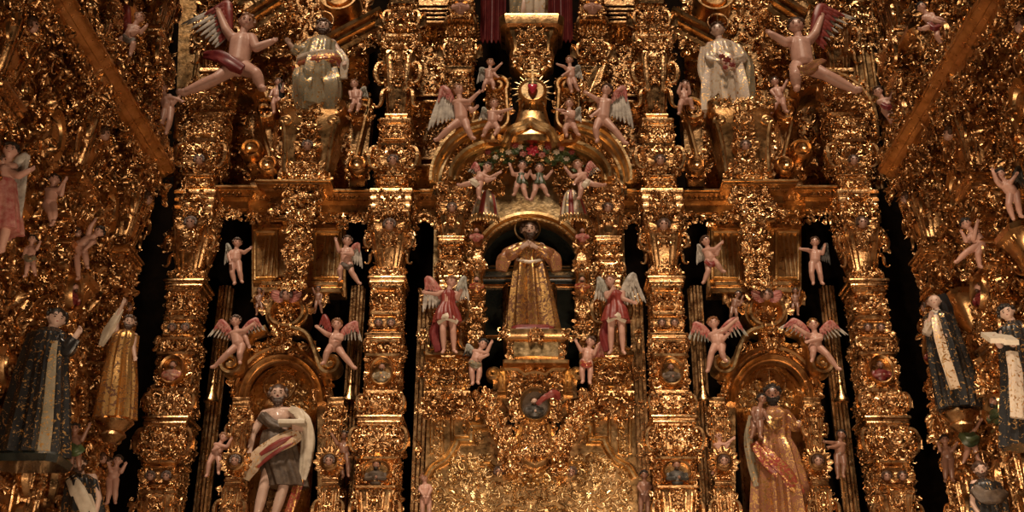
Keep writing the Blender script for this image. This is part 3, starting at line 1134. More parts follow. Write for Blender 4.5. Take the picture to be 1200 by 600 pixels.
pilaster('tall gilded pilaster left of the central bay, grey-green and brown clad busts in its medallions', -160, -.05, INNER, 260,
         [('robe_grey', 'hair_brown', 'skin_mid'), ('grey_brown', 'hair_dark', 'skin_brown')], [(190, 6, 26), (266, 7, 27)])
pilaster('tall gilded pilaster right of the central bay, brown and black clad busts in its medallions', 160, -.05, INNER, 260,
         [('grey_brown', 'hair_brown', 'skin_brown'), ('feather_dark', 'hair_brown', 'skin_brown')], [(190, 6, 26), (266, 7, 27)])
pilaster('tall gilded pilaster at the left end of the main wall beside the dark gap', -392, -.05, OUTER, 262, [('robe_flower', 'hair_brown', 'skin')], [(190, 6, 26), (264, 7, 28)])
pilaster('tall gilded pilaster at the right end of the main wall beside the dark gap', 392, -.05, OUTER, 262, [('red_dark', 'hair_brown', 'skin_brown')], [(190, 6, 26), (264, 7, 28)])


# ---- entablature
def entab_prof(k=1.0, z=0.0):
    return [(o * k, z + q) for o, q in [(0, 0), (.05, 0), (.05, .035), (.085, .05), (.085, .075), (.06, .09), (.06, .18), (.10, .20), (.13, .215), (.13, .235), (.20, .275), (.24, .285), (.24, .315), (.26, .32), (.26, .345), (0, .36)]]


def entablature(label, px0, px1, breaks, Y=0.15, py=250):
    z = at(500, py, Y - .15)[2]
    xs = lambda px: float(at(px, (py + 222) / 2, Y - .1)[0])
    path = [(xs(px0), Y)]
    for a, b, o in breaks:
        path += [(xs(a), Y), (xs(a), Y - o), (xs(b), Y - o), (xs(b), Y)]
    path.append((xs(px1), Y))
    r = thing('entablature', label, 'entablature', ((path[0][0] + path[-1][0]) / 2, Y, z))
    mb = MB()
    mb.cornice(entab_prof(1, z), path)
    part('cornice_moulding', mb, 'gold_smooth', r)
    fo = MB()
    for i in range(len(path) - 1):
        (xa, ya), (xb, yb) = path[i], path[i + 1]
        if xb - xa > .12:
            foliage(fo, xa, xb, z - .13, z + .03, -ya + .07, .10, 1.1)
            leaf_row(fo, xa, xb, ya - .2, z + .27, .07, max(3, int((xb - xa) / .07)), True, tilt=-.5, kind='leaf2')
    part('leaf_carving', fo, 'gold', r)
    return r


entablature('long gilded entablature above the bearded saint holding a book, spanning between two tall pilasters', 236, 436, [(250, 288, .12), (326, 372, .3)])
entablature('long gilded entablature above the dark gilt saint with outstretched arm, spanning between two tall pilasters', 2 * CX0 - 436, 2 * CX0 - 236, [(2 * CX0 - 372, 2 * CX0 - 326, .3), (2 * CX0 - 288, 2 * CX0 - 250, .12)])
entablature('short gilded entablature left of the arched central hood', 480, 516, [])
entablature('short gilded entablature right of the arched central hood', 2 * CX0 - 516, 2 * CX0 - 480, [])


def arch_px(cx, ysp, rx, ry, n=24, a0=0.0):
    return [(cx - rx * math.cos(t), ysp - ry * math.sin(t)) for t in np.linspace(a0, PI - a0, n)]


def niche_bowl(cx, ysp, ybot, rx, ry, Y, depth, nz=9, na=21):
    """half round recess with a half dome"""
    mb = MB()
    c, b, tp = at(cx, ysp, Y), at(cx, ybot, Y), at(cx, ysp - ry, Y)
    R = rx * mpp(ysp, Y)
    V = []
    for i in range(nz + 10):
        if i < nz:
            z, r = b[2] + (c[2] - b[2]) * i / (nz - 1), R
        else:
            t = (i - nz + 1) / 10 * PI / 2
            z, r = c[2] + (tp[2] - c[2]) * math.sin(t), max(.004, R * math.cos(t))
        for j in range(na):
            q = PI * j / (na - 1)
            V.append((c[0] - r * math.cos(q), Y + depth * math.sin(q) * r / R, z))
    mb.add(V, grid_faces(nz + 10, na))
    return mb, c, b, R


# ---- streets between the pilasters
def street(sg):
    X = mirror_x(sg)
    sd = SIDE[sg]
    who = 'saint with book' if sg < 0 else 'copper-robed saint'
    up_who = 'seated saint' if sg < 0 else 'standing white-robed saint'
    srt = lambda pts: pts if sg < 0 else pts[::-1]
    P = lambda pts: srt([(X(x), y) for x, y in pts])

    # backboard above the aedicule
    Y = .24
    zc = at(X(345), 300, Y)
    r = thing('panelled_backboard', 'gilded backboard with upright panels above the niche of the ' + who, 'backboard', (zc[0], Y, at(X(345), 346, Y)[2]))
    mb = MB()
    mb.prism(xz(P([(295, 348), (405, 348), (405, 252), (295, 252)]), Y), Y + .12, Y)
    part('board', mb, 'gold_smooth', r)
    for a, b in ((299, 325), (368, 400)):
        fb = MB()
        q = xz(P([(a, 328), (b, 328), (b, 272), (a, 272)]), Y)
        fb.sweep(frame_prof(.03, .06), q, Y, True)
        for t in (.3, .5, .7):
            x = q[0][0] + (q[1][0] - q[0][0]) * t
            fb.tube([(x, Y - .01, q[0][1] + .06), (x, Y - .01, q[2][1] - .06)], .02, 6)
        part('panel_moulding', fb, 'gold_pale', r)  # lighter gold makes up for the shade under the entablature break
    for i, (y0, y1, a, b, o) in enumerate([(329, 335, 306, 396, .12), (336, 343, 300, 401, .18), (262, 268, 306, 330, .10), (262, 268, 364, 394, .10), (254, 259, 300, 336, .16), (254, 259, 360, 398, .16)]):
        lb = MB()
        q = xz(P([(a, y1), (b, y0)]), Y - o)
        xa, xb = sorted((q[0][0], q[1][0]))
        lb.box(xa, xb, Y - o, Y, min(q[0][1], q[1][1]), max(q[0][1], q[1][1]), .012)
        part('stepped_ledge', lb, 'gold_smooth', r)

    # hanging foliage over the entablature break
    Y = -.28
    p0, p1 = at(X(346), 336, Y), at(X(346), 196, Y)
    r = thing('foliage_pendant', 'thick hanging festoon of gilded leaves above the niche of the ' + who, 'ornament', (p0[0], Y, p0[2]))
    mb = MB()
    m = mpp(280, Y)
    mb.prism([(p0[0] - 9 * m, p0[2]), (p0[0] + 9 * m, p0[2]), (p0[0] + 11 * m, p0[2] + .5), (p0[0] + 12 * m, p1[2] - .7), (p0[0] + 20 * m, p1[2]), (p0[0] - 20 * m, p1[2]), (p0[0] - 12 * m, p1[2] - .7), (p0[0] - 11 * m, p0[2] + .5)], Y + .16, Y)
    part('core', mb, 'gold', r)
    fo = MB()
    hz = p0[2] + (p1[2] - p0[2]) * .62
    foliage(fo, p0[0] - 12 * m, p0[0] + 12 * m, p0[2] - .05, p0[2] + .3, -Y + .03, .12, 1.5)
    foliage(fo, p0[0] - 15 * m, p0[0] + 15 * m, p0[2] + .3, hz, -Y + .05, .12, 1.5)
    foliage(fo, p0[0] - 22 * m, p0[0] + 22 * m, hz, p1[2] + .05, -Y + .03, .125, 1.5)
    part('leaf_carving', fo, 'gold', r)

    # corbel that carries the statue of the upper storey
    Y = -.05
    b, t = at(X(364), 222, Y), at(X(366), 131, Y)
    m = mpp(175, Y)
    r = thing('statue_corbel', 'broad gilded corbel with scrolled sides under the ' + up_who, 'corbel', (b[0], Y, b[2]))
    mb = MB()
    H = t[2] - b[2]
    mb.stack([(b[2], 26 * m, .2), (b[2] + .1 * H, 28 * m, .24), (b[2] + .14 * H, 24 * m, .2), (b[2] + .5 * H, 30 * m, .28), (b[2] + .84 * H, 34 * m, .32), (b[2] + .88 * H, 38 * m, .36), (b[2] + .95 * H, 40 * m, .38), (t[2], 40 * m, .38)], (b[0] + t[0]) / 2, Y, .2)
    part('block', mb, 'gold_smooth', r)
    xc = (b[0] + t[0]) / 2
    fo = MB()
    foliage(fo, xc - 10 * m, xc + 10 * m, b[2], t[2], lambda a, z: -Y + .2 + .16 * (z - b[2]) / H, .12, 1.5)
    foliage(fo, xc - 36 * m, xc + 36 * m, t[2] - .14, t[2] + .02, -Y + .37, .10, 1.1)
    foliage(fo, xc - 28 * m, xc + 28 * m, b[2], b[2] + .12, -Y + .25, .11, 1.0)
    part('leaf_carving', fo, 'gold', r)
    for q in (-1, 1):
        vb = MB()
        xx = xc + q * 27 * m
        path = bezier([(xx - q * 3 * m, b[2] + .12), (xx, b[2] + .5 * H), (xx + q * 4 * m, b[2] + .72 * H)], 8)
        sp = spiral(xx + q * 0 * m, b[2] + .74 * H, 6.5 * m, 1.2 * m, -.2 if q > 0 else PI + .2, 1.4 * q, 34)
        vb.sweep([(-.03, 0), (-.03, .05), (0, .065), (.03, .05), (.03, 0)], np.vstack([path, sp]), Y - .28)
        part('side_scroll', vb, 'gold_smooth', r)
    cherub_head(r, 0 + xc - b[0], -.30, .42 * H, 6 * m)

    # S-scroll brackets at either side of the corbel, where the small putti stand
    for (cx, q) in ((312, -1), (424, 1)):
        qq = q * (-sg)
        c = at(X(cx), 132, Y)
        r = thing('scroll_bracket', 'gilded S-scroll bracket under the small putto on the %s side of the %s' % ('outer' if q < 0 else 'inner', up_who), 'bracket', (c[0], Y, at(X(cx), 212, Y)[2]))
        vb = MB()
        sp = spiral(c[0], c[2], 3 * m, 16 * m, PI * .2 if qq < 0 else PI * .8, -1.25 * qq, 44)
        base = at(X(cx - q * 10), 205, Y)
        e = sp[-1]
        tail = bezier([e, (e[0] - qq * 2 * m, e[1] - 16 * m), (base[0], base[2])], 10)[1:]
        vb.sweep([(-.035, -.2), (-.035, .09), (-.015, .12), (.015, .12), (.035, .09), (.035, -.2)], np.vstack([sp, tail]), Y)
        part('scroll', vb, 'gold_smooth', r)
        fo = MB()
        foliage(fo, c[0] - 12 * m, c[0] + 12 * m, c[2] - .2, c[2] + .16, -Y + .05, .10, 1.0)
        foliage(fo, c[0] - 14 * m, c[0] + 14 * m, base[2] - .1, base[2] + .42, -Y + .0, .11, 1.0)
        part('leaf_carving', fo, 'gold', r)
        bb = MB()
        bb.prism([(c[0] - 9 * m, base[2] - .2), (c[0] + 9 * m, base[2] - .2), (c[0] + 12 * m, c[2]), (c[0] - 12 * m, c[2])], Y + .25, Y - .02)
        rb = at(X(cx - q * 4), 197, Y - .1)
        bb.lathe_y(rb, [(.01, .14), (.05, .16), (.09, .1), (.12, .14), (.15, .1), (.15, 0)], 22)
        part('core', bb, 'gold', r)

    # broken segmental pediment with the reclining angel
    Y = -.1
    arc = bezier(P([(218, 172), (222, 138), (238, 114), (262, 100), (286, 100), (302, 112)]), 8)
    q = np.array(xz(arc, Y))
    r = thing('broken_pediment', 'curved gilded pediment fragment under the large reclining angel left of the seated saint' if sg < 0 else 'curved gilded pediment fragment under the large reclining angel right of the white-robed saint', 'pediment', (q[:, 0].mean(), Y, at(X(245), 205, Y)[2]))
    mb = MB()
    up = 1.0 if sg > 0 else 1.0
    mb.sweep([(-.10, -.5), (-.10, .06), (-.06, .10), (-.02, .10), (0, .16), (.05, .2), (.08, .26), (.12, .26), (.12, -.5)], q, Y)
    part('arched_moulding', mb, 'gold_smooth', r)
    fb = MB()
    poly = P([(222, 205), (222, 150), (232, 126), (250, 112), (266, 112), (268, 150), (262, 176), (262, 205)])
    fb.prism(xz(poly, Y + .1), Y + .35, Y + .1)
    part('tympanum', fb, 'gold_smooth', r)
    fo = MB()
    for i in range(0, len(q) - 1):
        foliage(fo, q[i][0] - .1, q[i][0] + .1, q[i][1] - .05, q[i][1] + .09, -Y + .22, .10, .7, sym=False)
    foliage(fo, *sorted((at(X(222), 190, Y)[0], at(X(264), 190, Y)[0])), at(X(240), 206, Y)[2], at(X(240), 172, Y)[2], -Y + .02, .12, 1.1)
    vv = xz([(X(297), 180)], Y)[0]
    part('leaf_carving', fo, 'gold', r)
    vb = MB()
    vb.lathe_y((vv[0], Y, vv[1]), [(.01, .2), (.05, .22), (.09, .14), (.13, .2), (.17, .14), (.17, -.2)], 24)
    part('roundel', vb, 'gold_smooth', r)

    # board at the outer edge behind the reclining angel
    Yb = .3
    c0 = at(X(226), 222, Yb)
    r = thing('carved_backboard', 'gilded upright board behind the leg of the reclining angel beside the ' + up_who, 'backboard', (c0[0], Yb, c0[2]))
    mb = MB()
    q = xz(P([(203, 222), (246, 222), (250, -40), (212, -40)]), Yb)
    mb.prism(q, Yb + .1, Yb)
    for t in (.15, .4, .65, .9):
        xa = q[0][0] + (q[1][0] - q[0][0]) * t
        mb.tube([(xa, Yb, q[0][1]), (xa, Yb, q[2][1])], .035, 8)
    part('board', mb, 'gold_smooth', r)
    fo = MB()
    xa, xb = sorted((q[0][0], q[1][0]))
    foliage(fo, xa - .05, xb + .1, at(617, 60, Yb)[2], at(617, -30, Yb)[2], -Yb + .03, .12, .9)
    foliage(fo, xa - .05, xb + .05, at(617, 215, Yb)[2], at(617, 120, Yb)[2], -Yb + .03, .12, .9)
    part('leaf_carving', fo, 'gold', r)

    # raking cornice pieces behind the upper statue
    for nm, a, b2 in (('inner', (388, 58), (452, 24)), ('outer', (296, 28), (330, 6))):
        Yr = .35
        q = np.array(xz(P([a, b2]), Yr))
        if sg < 0:
            pass
        r = thing('raking_cornice', 'slanting gilded cornice behind the %s on the %s side' % (up_who, nm), 'cornice', (q[:, 0].mean(), Yr, q[:, 1].min()))
        mb = MB()
        mb.sweep([(-.16, -.4), (-.16, .05), (-.1, .09), (-.08, .04), (-.02, .05), (.0, .12), (.04, .14), (.06, .09), (.1, .2), (.15, .22), (.15, -.4)], q, Yr)
        part('moulding', mb, 'gold_smooth', r)
        fo = MB()
        for t in np.linspace(0, 1, 7):
            c = q[0] * (1 - t) + q[1] * t
            foliage(fo, c[0] - .12, c[0] + .12, c[1] - .36, c[1] - .1, -Yr + .02, .11, .9, sym=False)
        part('leaf_carving', fo, 'gold', r)

    # round frame high above the statue
    Yr = .2
    c = at(X(398), -2, Yr)
    m2 = mpp(0, Yr)
    r = thing('round_window_frame', 'gilded round frame at the top edge above the ' + up_who, 'frame', (c[0], Yr, c[2] - 22 * m2))
    mb = MB()
    mb.lathe_y(c, [(.02, .0), (12 * m2, .0), (13 * m2, .1), (15 * m2, .12), (16 * m2, .05), (20 * m2, .05), (21 * m2, .15), (23 * m2, .15), (24 * m2, -.3)], 40)
    part('ring', mb, 'gold_smooth', r)
    # upper back panel covered with carving
    Yr = .72
    c0 = at(X(340), 222, Yr)
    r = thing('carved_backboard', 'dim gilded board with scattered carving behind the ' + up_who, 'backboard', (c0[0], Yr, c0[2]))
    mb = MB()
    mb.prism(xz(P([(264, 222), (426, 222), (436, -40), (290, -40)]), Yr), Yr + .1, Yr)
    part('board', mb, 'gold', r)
    fo = MB()
    xa, xb = sorted((at(X(285), 100, Yr)[0], at(X(432), 100, Yr)[0]))
    foliage(fo, xa, xb, at(617, 210, Yr)[2], at(617, -30, Yr)[2], -Yr + .01, .13, .42)
    xa, xb = sorted((at(X(306), 45, Yr - .2)[0], at(X(342), 45, Yr - .2)[0]))
    foliage(fo, xa, xb, at(617, 75, Yr)[2], at(617, -10, Yr)[2], -Yr + .2, .14, 1.3)
    part('leaf_carving', fo, 'gold', r)

    # ---- the aedicule with its niche
    Y = .12
    cx, ysp, rx, ry = 331, 474, 41, 47
    if True:
        c = at(X(cx), 600, Y)
        r = thing('arched_niche', 'gilded arched niche with a scrolled pediment around the ' + who, 'niche', (c[0], Y, at(X(cx), 645, Y)[2]))
        mb, cc, bb, R = niche_bowl(X(cx), ysp, 645, rx, ry, Y, .5)
        part('niche_recess', mb, 'gold', r)
        # shell lattice of the half dome
        fo = MB()
        foliage(fo, cc[0] - R * .85, cc[0] + R * .85, cc[2] + .02, cc[2] + R * .85, lambda a, z: -Y - .5 * math.sqrt(max(0.02, 1 - ((a - cc[0]) / R) ** 2 - ((z - cc[2]) / (R * 1.05)) ** 2)), .10, 1.2,
                inside=lambda a, z: ((a - cc[0]) / R) ** 2 + ((z - cc[2]) / R) ** 2 < .8)
        part('shell_carving', fo, 'gold_pale', r)
        im = MB()
        ang = np.linspace(0, PI, 17)
        im.cornice([(0, cc[2] - .06), (-.03, cc[2] - .06), (-.06, cc[2] - .01), (-.06, cc[2] + .015), (0, cc[2] + .02)][::-1], [(cc[0] - R * math.cos(t), Y + .5 * math.sin(t)) for t in ang])
        part('impost_moulding', im, 'gold_smooth', r)
        # front board with the arch cut out
        fb = MB()
        outl = P([(cx - rx, 645), (cx - rx, ysp)] + arch_px(cx, ysp, rx, ry)[1:-1] + [(cx + rx, ysp), (cx + rx, 645), (396, 645), (392, 470), (384, 440), (376, 418), (356, 404), (332, 396), (304, 404), (284, 418), (274, 440), (272, 470), (266, 645)])
        fb.prism(xz(outl, Y), Y + .16, Y)
        part('front_board', fb, 'gold', r)
        ab = MB()
        q = np.array(xz(P(arch_px(cx, ysp, rx + 3, ry + 3, 28)), Y))
        ab.sweep([(-.05, 0), (-.05, .08), (-.02, .12), (.01, .08), (.03, .1), (.06, .14), (.09, .1), (.09, 0)], q, Y)
        q = np.array(xz(P(arch_px(cx, ysp - 4, rx + 14, ry + 14, 28, .25)), Y))
        ab.sweep([(-.03, 0), (-.03, .1), (0, .13), (.03, .1), (.03, 0)], q, Y)
        part('arch_moulding', ab, 'gold_smooth', r)
        # scrolled pediment
        mm = mpp(430, Y)
        for q in (-1, 1):
            pd = MB()
            qq = q * -sg
            cv = at(X(cx + q * 58), 430, Y - .14)
            sp = spiral(cv[0], cv[2], 2 * mm, 12.5 * mm, (PI * 1.1 if qq < 0 else -PI * .1), -1.4 * qq, 40)
            e = sp[-1]
            top = at(X(cx + q * 14), 392, Y)
            mid = at(X(cx + q * 34), 402, Y)
            tail = bezier([e, (mid[0], mid[2]), (top[0], top[2])], 10)[1:]
            pd.sweep([(-.035, -.1), (-.035, .17), (-.018, .21), (.018, .21), (.035, .17), (.035, -.1)], np.vstack([sp, tail]), Y - .14)
            pd.lathe_y((cv[0], Y - .14, cv[2]), [(.01, .14), (.04, .15), (.06, .08), (11 * mm, .06), (11.5 * mm, -.15)], 26)
            part('pediment_scroll', pd, 'gold_pale', r)
        fo = MB()
        for yy in np.arange(446, 470, 8):
            for q in (-1, 1):
                a0 = at(X(cx + q * 48), yy, Y)
                foliage(fo, a0[0] - .13, a0[0] + .13, a0[2] - .08, a0[2] + .05, -Y + .04, .11, 1.0, sym=False)
        for q in (-1, 1):
            a0 = at(X(cx + q * 22), 408, Y)
            foliage(fo, a0[0] - .22, a0[0] + .22, a0[2] - .12, a0[2] + .06, -Y + .06, .11, 1.1, sym=False)
        a0 = at(X(cx + 2), 402, Y)
        foliage(fo, a0[0] - .14, a0[0] + .14, a0[2] - .14, a0[2] + .22, -Y + .16, .12, 1.5)
        part('leaf_carving', fo, 'gold', r)
    # small pilasters flanking the niche, each with a framed head
    for nm, cx2, q in (('outer', 274, -1), ('inner', 388, 1)):
        st = [(462, 474, 'corn', 12, 10), (474, 484, 'cap', 12, 9), (484, 528, 'taper', 10, 8), (528, 534, 'corn', 11, 10), (534, 558, 'block', 10, 10), (558, 568, 'corn', 12, 11), (568, 645, 'taper', 11, 9)]
        if sg > 0:
            nm2 = 'left' if q > 0 else 'right'
        else:
            nm2 = 'left' if q < 0 else 'right'
        pr = pilaster('slim gilded pilaster with a round-framed head, just %s of the %s' % (nm2, who), X(cx2) - CX0, -.02, st, 520, size=.085, name='niche_pilaster')
        zb = pr.location[2]
        c = at(X(cx2 - q * 2), 541, -.28)
        mm = mpp(541, -.28)
        fr = MB()
        fr.lathe_y((c[0], -.1, c[2]), [(.01, .17), (7 * mm, .17), (7.5 * mm, .2), (9 * mm, .22), (11 * mm, .2), (11.5 * mm, .1), (11 * mm, 0)], 28)
        part('medallion_frame', fr, 'gold_smooth', pr)
        cherub_head(pr, c[0] - pr.location[0], -.30 + .02, c[2] - zb, 6.2 * mm, wings=False)
        ff = MB()
        for a in np.linspace(0, 2 * PI, 12, endpoint=False):
            put(ff, 'leaf2', c[0] + 11 * mm * math.cos(a), -.24, c[2] + 11 * mm * math.sin(a), .10, PI / 2 - a, -.2)
        part('leaf_carving', ff, 'gold', pr)
    # crest medallion with a cherub between the angels
    Y = -.02
    c = at(X(338), 370, Y)
    m = mpp(368, Y)
    r = thing('crest_medallion', 'bulging gilded shell medallion with cherub above the niche of the ' + who, 'medallion', (c[0], Y, c[2] - 24 * m))
    mb = MB()
    mb.lathe_y(c, [(.01, .0), (12 * m, .02), (14 * m, .1), (18 * m, .2), (21 * m, .2), (23 * m, .12), (25 * m, .12), (26 * m, .04), (25 * m, -.3)], 36, 1.0, .9)
    part('shell_frame', mb, 'gold_smooth', r)
    fo = MB()
    foliage(fo, c[0] - 13 * m, c[0] + 13 * m, c[2] - .15, c[2] + .12, -Y + .06, .11, 1.2)
    foliage(fo, c[0] - 18 * m, c[0] + 18 * m, c[2] - 27 * m, c[2] - 19 * m, -Y + .16, .11, 1.3)
    for a in np.linspace(.1, PI - .1, 9):
        put(fo, 'leaf2', c[0] + 22 * m * math.cos(a), Y - .1, c[2] + 20 * m * math.sin(a), .15, PI / 2 - a, -.15)
    part('leaf_carving', fo, 'gold', r)
    cherub_head(r, 0, -.24, 24 * m + 17 * m, 6.6 * m, wing_mat='feather_pink')
    # dark crowd of crest leaves over the medallion
    cb = MB()
    for i, x in enumerate(np.linspace(300, 378, 14)):
        p = at(X(x), 362 - 20 * math.sin(PI * (i + .5) / 14), Y + .2)
        put(cb, 'leaf', p[0], p[1], p[2], .26, rng.uniform(-.5, .5), .0)
        put(cb, 'drop', p[0], p[1] - .05, p[2] + .1, .12)
    part('crest_leaves', cb, 'gold', r)

    # narrow moulded strips in the dark gaps, each with a tassel
    for nm, x0, x1 in (('outer', 256, 240), ('inner', 412, 408)):
        Ys = .6
        a, b2 = at(X(x0), 336, Ys), at(X(x1), 640, Ys)
        r = thing('moulded_strip', 'narrow dim strip with hanging tassel in the gap %s of the %s' % ('left' if (nm == 'outer') == (sg < 0) else 'right', who), 'moulding', (b2[0], Ys, b2[2]))
        mb = MB()
        m = mpp(470, Ys)
        xm = (a[0] + b2[0]) / 2
        for dx in (-6, -2.2, 2.2, 6):
            mb.box(xm + (dx - 1.3) * m, xm + (dx + 1.3) * m, Ys - .05 - .02 * (dx > -3 and dx < 3), Ys + .06, b2[2], a[2], .01)
        mb.box(xm - 9 * m, xm + 9 * m, Ys + .05, Ys + .12, b2[2], a[2], .01)
        part('fillets', mb, 'gold', r)
        tb = MB()
        tz = at(X(x0), 466, Ys)[2]
        tb.lathe_z((xm, Ys - .1, tz), [(.10, -.1), (.11, -.08), (.06, .05), (.03, .14), (.05, .18), (.02, .24), (.008, .9)], 14)
        part('tassel', tb, 'gold', r)


street(-1)
street(1)
# ---- central bay
def central():
    CXC = 620
    # niche of the central saint: dark lacquered interior with panelled cupboards
    Y = .05
    cx, ysp, rx, ry = 621, 318, 58, 53
    c = at(cx, 318, Y)
    zb = at(cx, 400, Y)[2]
    r = thing('saint_niche', 'dark arched niche with gilded rim behind the central saint, black panelled inside', 'niche', (c[0], Y, zb))
    R = rx * mpp(318, Y)
    mb = MB()
    ap = at(cx, ysp - ry, Y)[2]
    H = ap - c[2]
    dp = 1.0
    V = []
    A = [(-R, zb)] + [(-R * math.cos(t), c[2] + H * math.sin(t)) for t in np.linspace(0, PI, 25)] + [(R, zb)]
    n = len(A)
    V = [(c[0] + x, y, z) for y in (Y, Y + dp) for x, z in A]
    mb.add(V, grid_faces(2, n, False, True), list(range(n, 2 * n)))
    part('niche_recess', mb, 'black_green', r)
    # panelled cupboard wall inside
    pb = MB()
    Yp = Y + .55
    for q in (-1, 1):
        for (a, b, y0, y1, o) in ((30, 54, 396, 336, .0), (12, 27, 396, 336, .06)):
            p0, p1 = at(cx + q * a, y0, Yp), at(cx + q * b, y1, Yp)
            x0, x1 = sorted((p0[0], p1[0]))
            pb.sweep(frame_prof(.03, .05), rect(x0, x1, p0[2], p1[2]), Yp - o, True)
    part('panel_frames', pb, 'gold', r)
    bk = MB()
    p0, p1 = at(cx - 57, 400, Yp), at(cx + 57, 320, Yp)
    bk.box(p0[0], p1[0], Yp, Yp + .1, p0[2], p1[2])
    bk.cornice([(0, p1[2] - .16), (.05, p1[2] - .16), (.07, p1[2] - .1), (.14, p1[2] - .02), (.18, p1[2]), (.18, p1[2] + .03), (0, p1[2] + .05)], [(p0[0], Yp), (p1[0], Yp)])
    part('cupboard_wall', bk, 'black_green', r)
    gl = MB()
    for dz in (-.12, -.02, .035):
        gl.box(p0[0], p1[0], Yp - .19 + (.1 if dz < -.1 else 0), Yp - .1, p1[2] + dz - .012, p1[2] + dz + .012, .004)
    part('gilded_lines', gl, 'gold_smooth', r)
    rim = MB()
    q = np.array(xz([(cx - rx - 3, 400)] + arch_px(cx, ysp, rx + 3, ry + 3, 36) + [(cx + rx + 3, 400)], Y))
    rim.sweep([(-.05, 0), (-.05, .12), (-.025, .17), (.005, .13), (.03, .14), (.05, .22), (.085, .24), (.11, .16), (.11, 0)], q, Y)
    part('arch_moulding', rim, 'gold_pale', r)  # paler colour brightens the rim where the hood blocks the sun
    fr = MB()
    for (qx, qz) in q[2:-2]:
        put(fr, 'bead', qx, Y - .14, qz, .045)
    part('beading', fr, 'gold', r)

    # gilded front wall around the niche, arched top
    Y = .05
    r = thing('niche_surround', 'gilded front wall around the central niche with plain spandrels and carved piers', 'surround', (c[0], Y, zb - .3))
    outl = [(cx - rx, 420), (cx - rx, ysp)] + arch_px(cx, ysp, rx, ry, 25)[1:-1] + [(cx + rx, ysp), (cx + rx, 420), (735, 420), (730, 215)] + \
        [(730, 205), (712, 192), (690, 182), (664, 172), (650, 168), (640, 160), (620, 156), (600, 160), (590, 168), (576, 172), (552, 182), (530, 192), (512, 205), (510, 215), (505, 420)]
    mb = MB()
    mb.prism(xz(outl, Y), Y + .2, Y)
    part('front_board', mb, 'gold_pale', r)
    fo = MB()
    for q in (-1, 1):
        x0, x1 = sorted((at(CXC + q * 64, 300, Y)[0], at(CXC + q * 78, 300, Y)[0]))
        foliage(fo, x0, x1, at(617, 415, Y)[2], at(617, 235, Y)[2], -Y + .03, .11, 1.2, sym=False)
        x0, x1 = sorted((at(CXC + q * 48, 250, Y)[0], at(CXC + q * 66, 250, Y)[0]))
        foliage(fo, x0, x1, at(617, 284, Y)[2], at(617, 232, Y)[2], -Y + .02, .09, 1.0, sym=False, inside=lambda a, z: ((a - c[0]) / (R + .14)) ** 2 + ((z - c[2]) / (H + .14)) ** 2 > 1)
        x0, x1 = sorted((at(CXC + q * 30, 210, Y)[0], at(CXC + q * 104, 210, Y)[0]))
        foliage(fo, x0, x1, at(617, 234, Y)[2], at(617, 190, Y)[2], -Y + .02, .10, .6, sym=False, inside=lambda a, z: z < at(617, 182, Y)[2] + .35 - abs(a) * .35)
    part('leaf_carving', fo, 'gold', r)

    # estipites at either side of the niche
    st = [(205, 236, 'bulb', 16, 17), (236, 250, 'cap', 19, 16), (250, 274, 'taper', 17, 14), (274, 281, 'corn', 19, 17), (281, 303, 'block', 14, 13), (303, 320, 'bulb', 18, 13), (320, 331, 'corn', 16, 12),
          (331, 414, 'taper', 15, 11)]
    for q, nm in ((-1, 'left'), (1, 'right')):
        pilaster('stout gilded pilaster with cherub head above the red angel %s of the central niche' % nm, q * 92 + 4, -.02, st, 260, None, [(243, 5.5, 20)], name='niche_pilaster', size=.095)

    # herm pilasters hugging the niche
    for q, nm in ((-1, 'left'), (1, 'right')):
        X = lambda d: CXC + q * d + (1 if q > 0 else 0)
        Y2 = -.12
        b, t = at(X(62), 400, Y2), at(X(64), 262, Y2)
        r = thing('herm_bracket', 'slender gilded herm with rosy half figure hugging the %s edge of the central niche' % nm, 'herm', (b[0], Y2, b[2]))
        m = mpp(330, Y2)
        mb = MB()
        zz = lambda py: at(617, py, Y2)[2]
        mb.stack([(zz(400), 4 * m, .05), (zz(392), 6 * m, .07), (zz(372), 5 * m, .06), (zz(350), 7 * m, .09), (zz(338), 8 * m, .10), (zz(326), 6 * m, .09), (zz(320), 9 * m, .11), (zz(312), 10 * m, .12), (zz(309), 10 * m, .12), (zz(300), 6 * m, .08), (zz(285), 8 * m, .09), (zz(262), 6 * m, .07)], b[0], Y2, .4)
        part('shaft', mb, 'gold', r)
        fo = MB()
        foliage(fo, b[0] - 8 * m, b[0] + 8 * m, zz(400), zz(345), -Y2 + .08, .10, 1.3)
        foliage(fo, b[0] - 9 * m, b[0] + 9 * m, zz(322), zz(308), -Y2 + .12, .09, 1.4)
        foliage(fo, b[0] - 8 * m, b[0] + 8 * m, zz(300), zz(285), -Y2 + .08, .09, 1.0)
        foliage(fo, b[0] - 6 * m, b[0] + 6 * m, zz(262), zz(250), -Y2 + .06, .10, 1.0)
        part('leaf_carving', fo, 'gold', r)
        bust(r, 0, -.16, zz(340) - b[2], 7.5 * m, 'robe_redgold', 'skin', 'hair_brown', 'half_figure', 'rosy half figure with folded arms')
        bust(r, q * 1.5 * m, -.12, zz(281) - b[2], 7 * m, 'feather_pink', 'skin', 'hair_auburn', 'half_figure', 'rosy half figure under the tasselled canopy')

    # broken arch of the hood
    Y = -.10
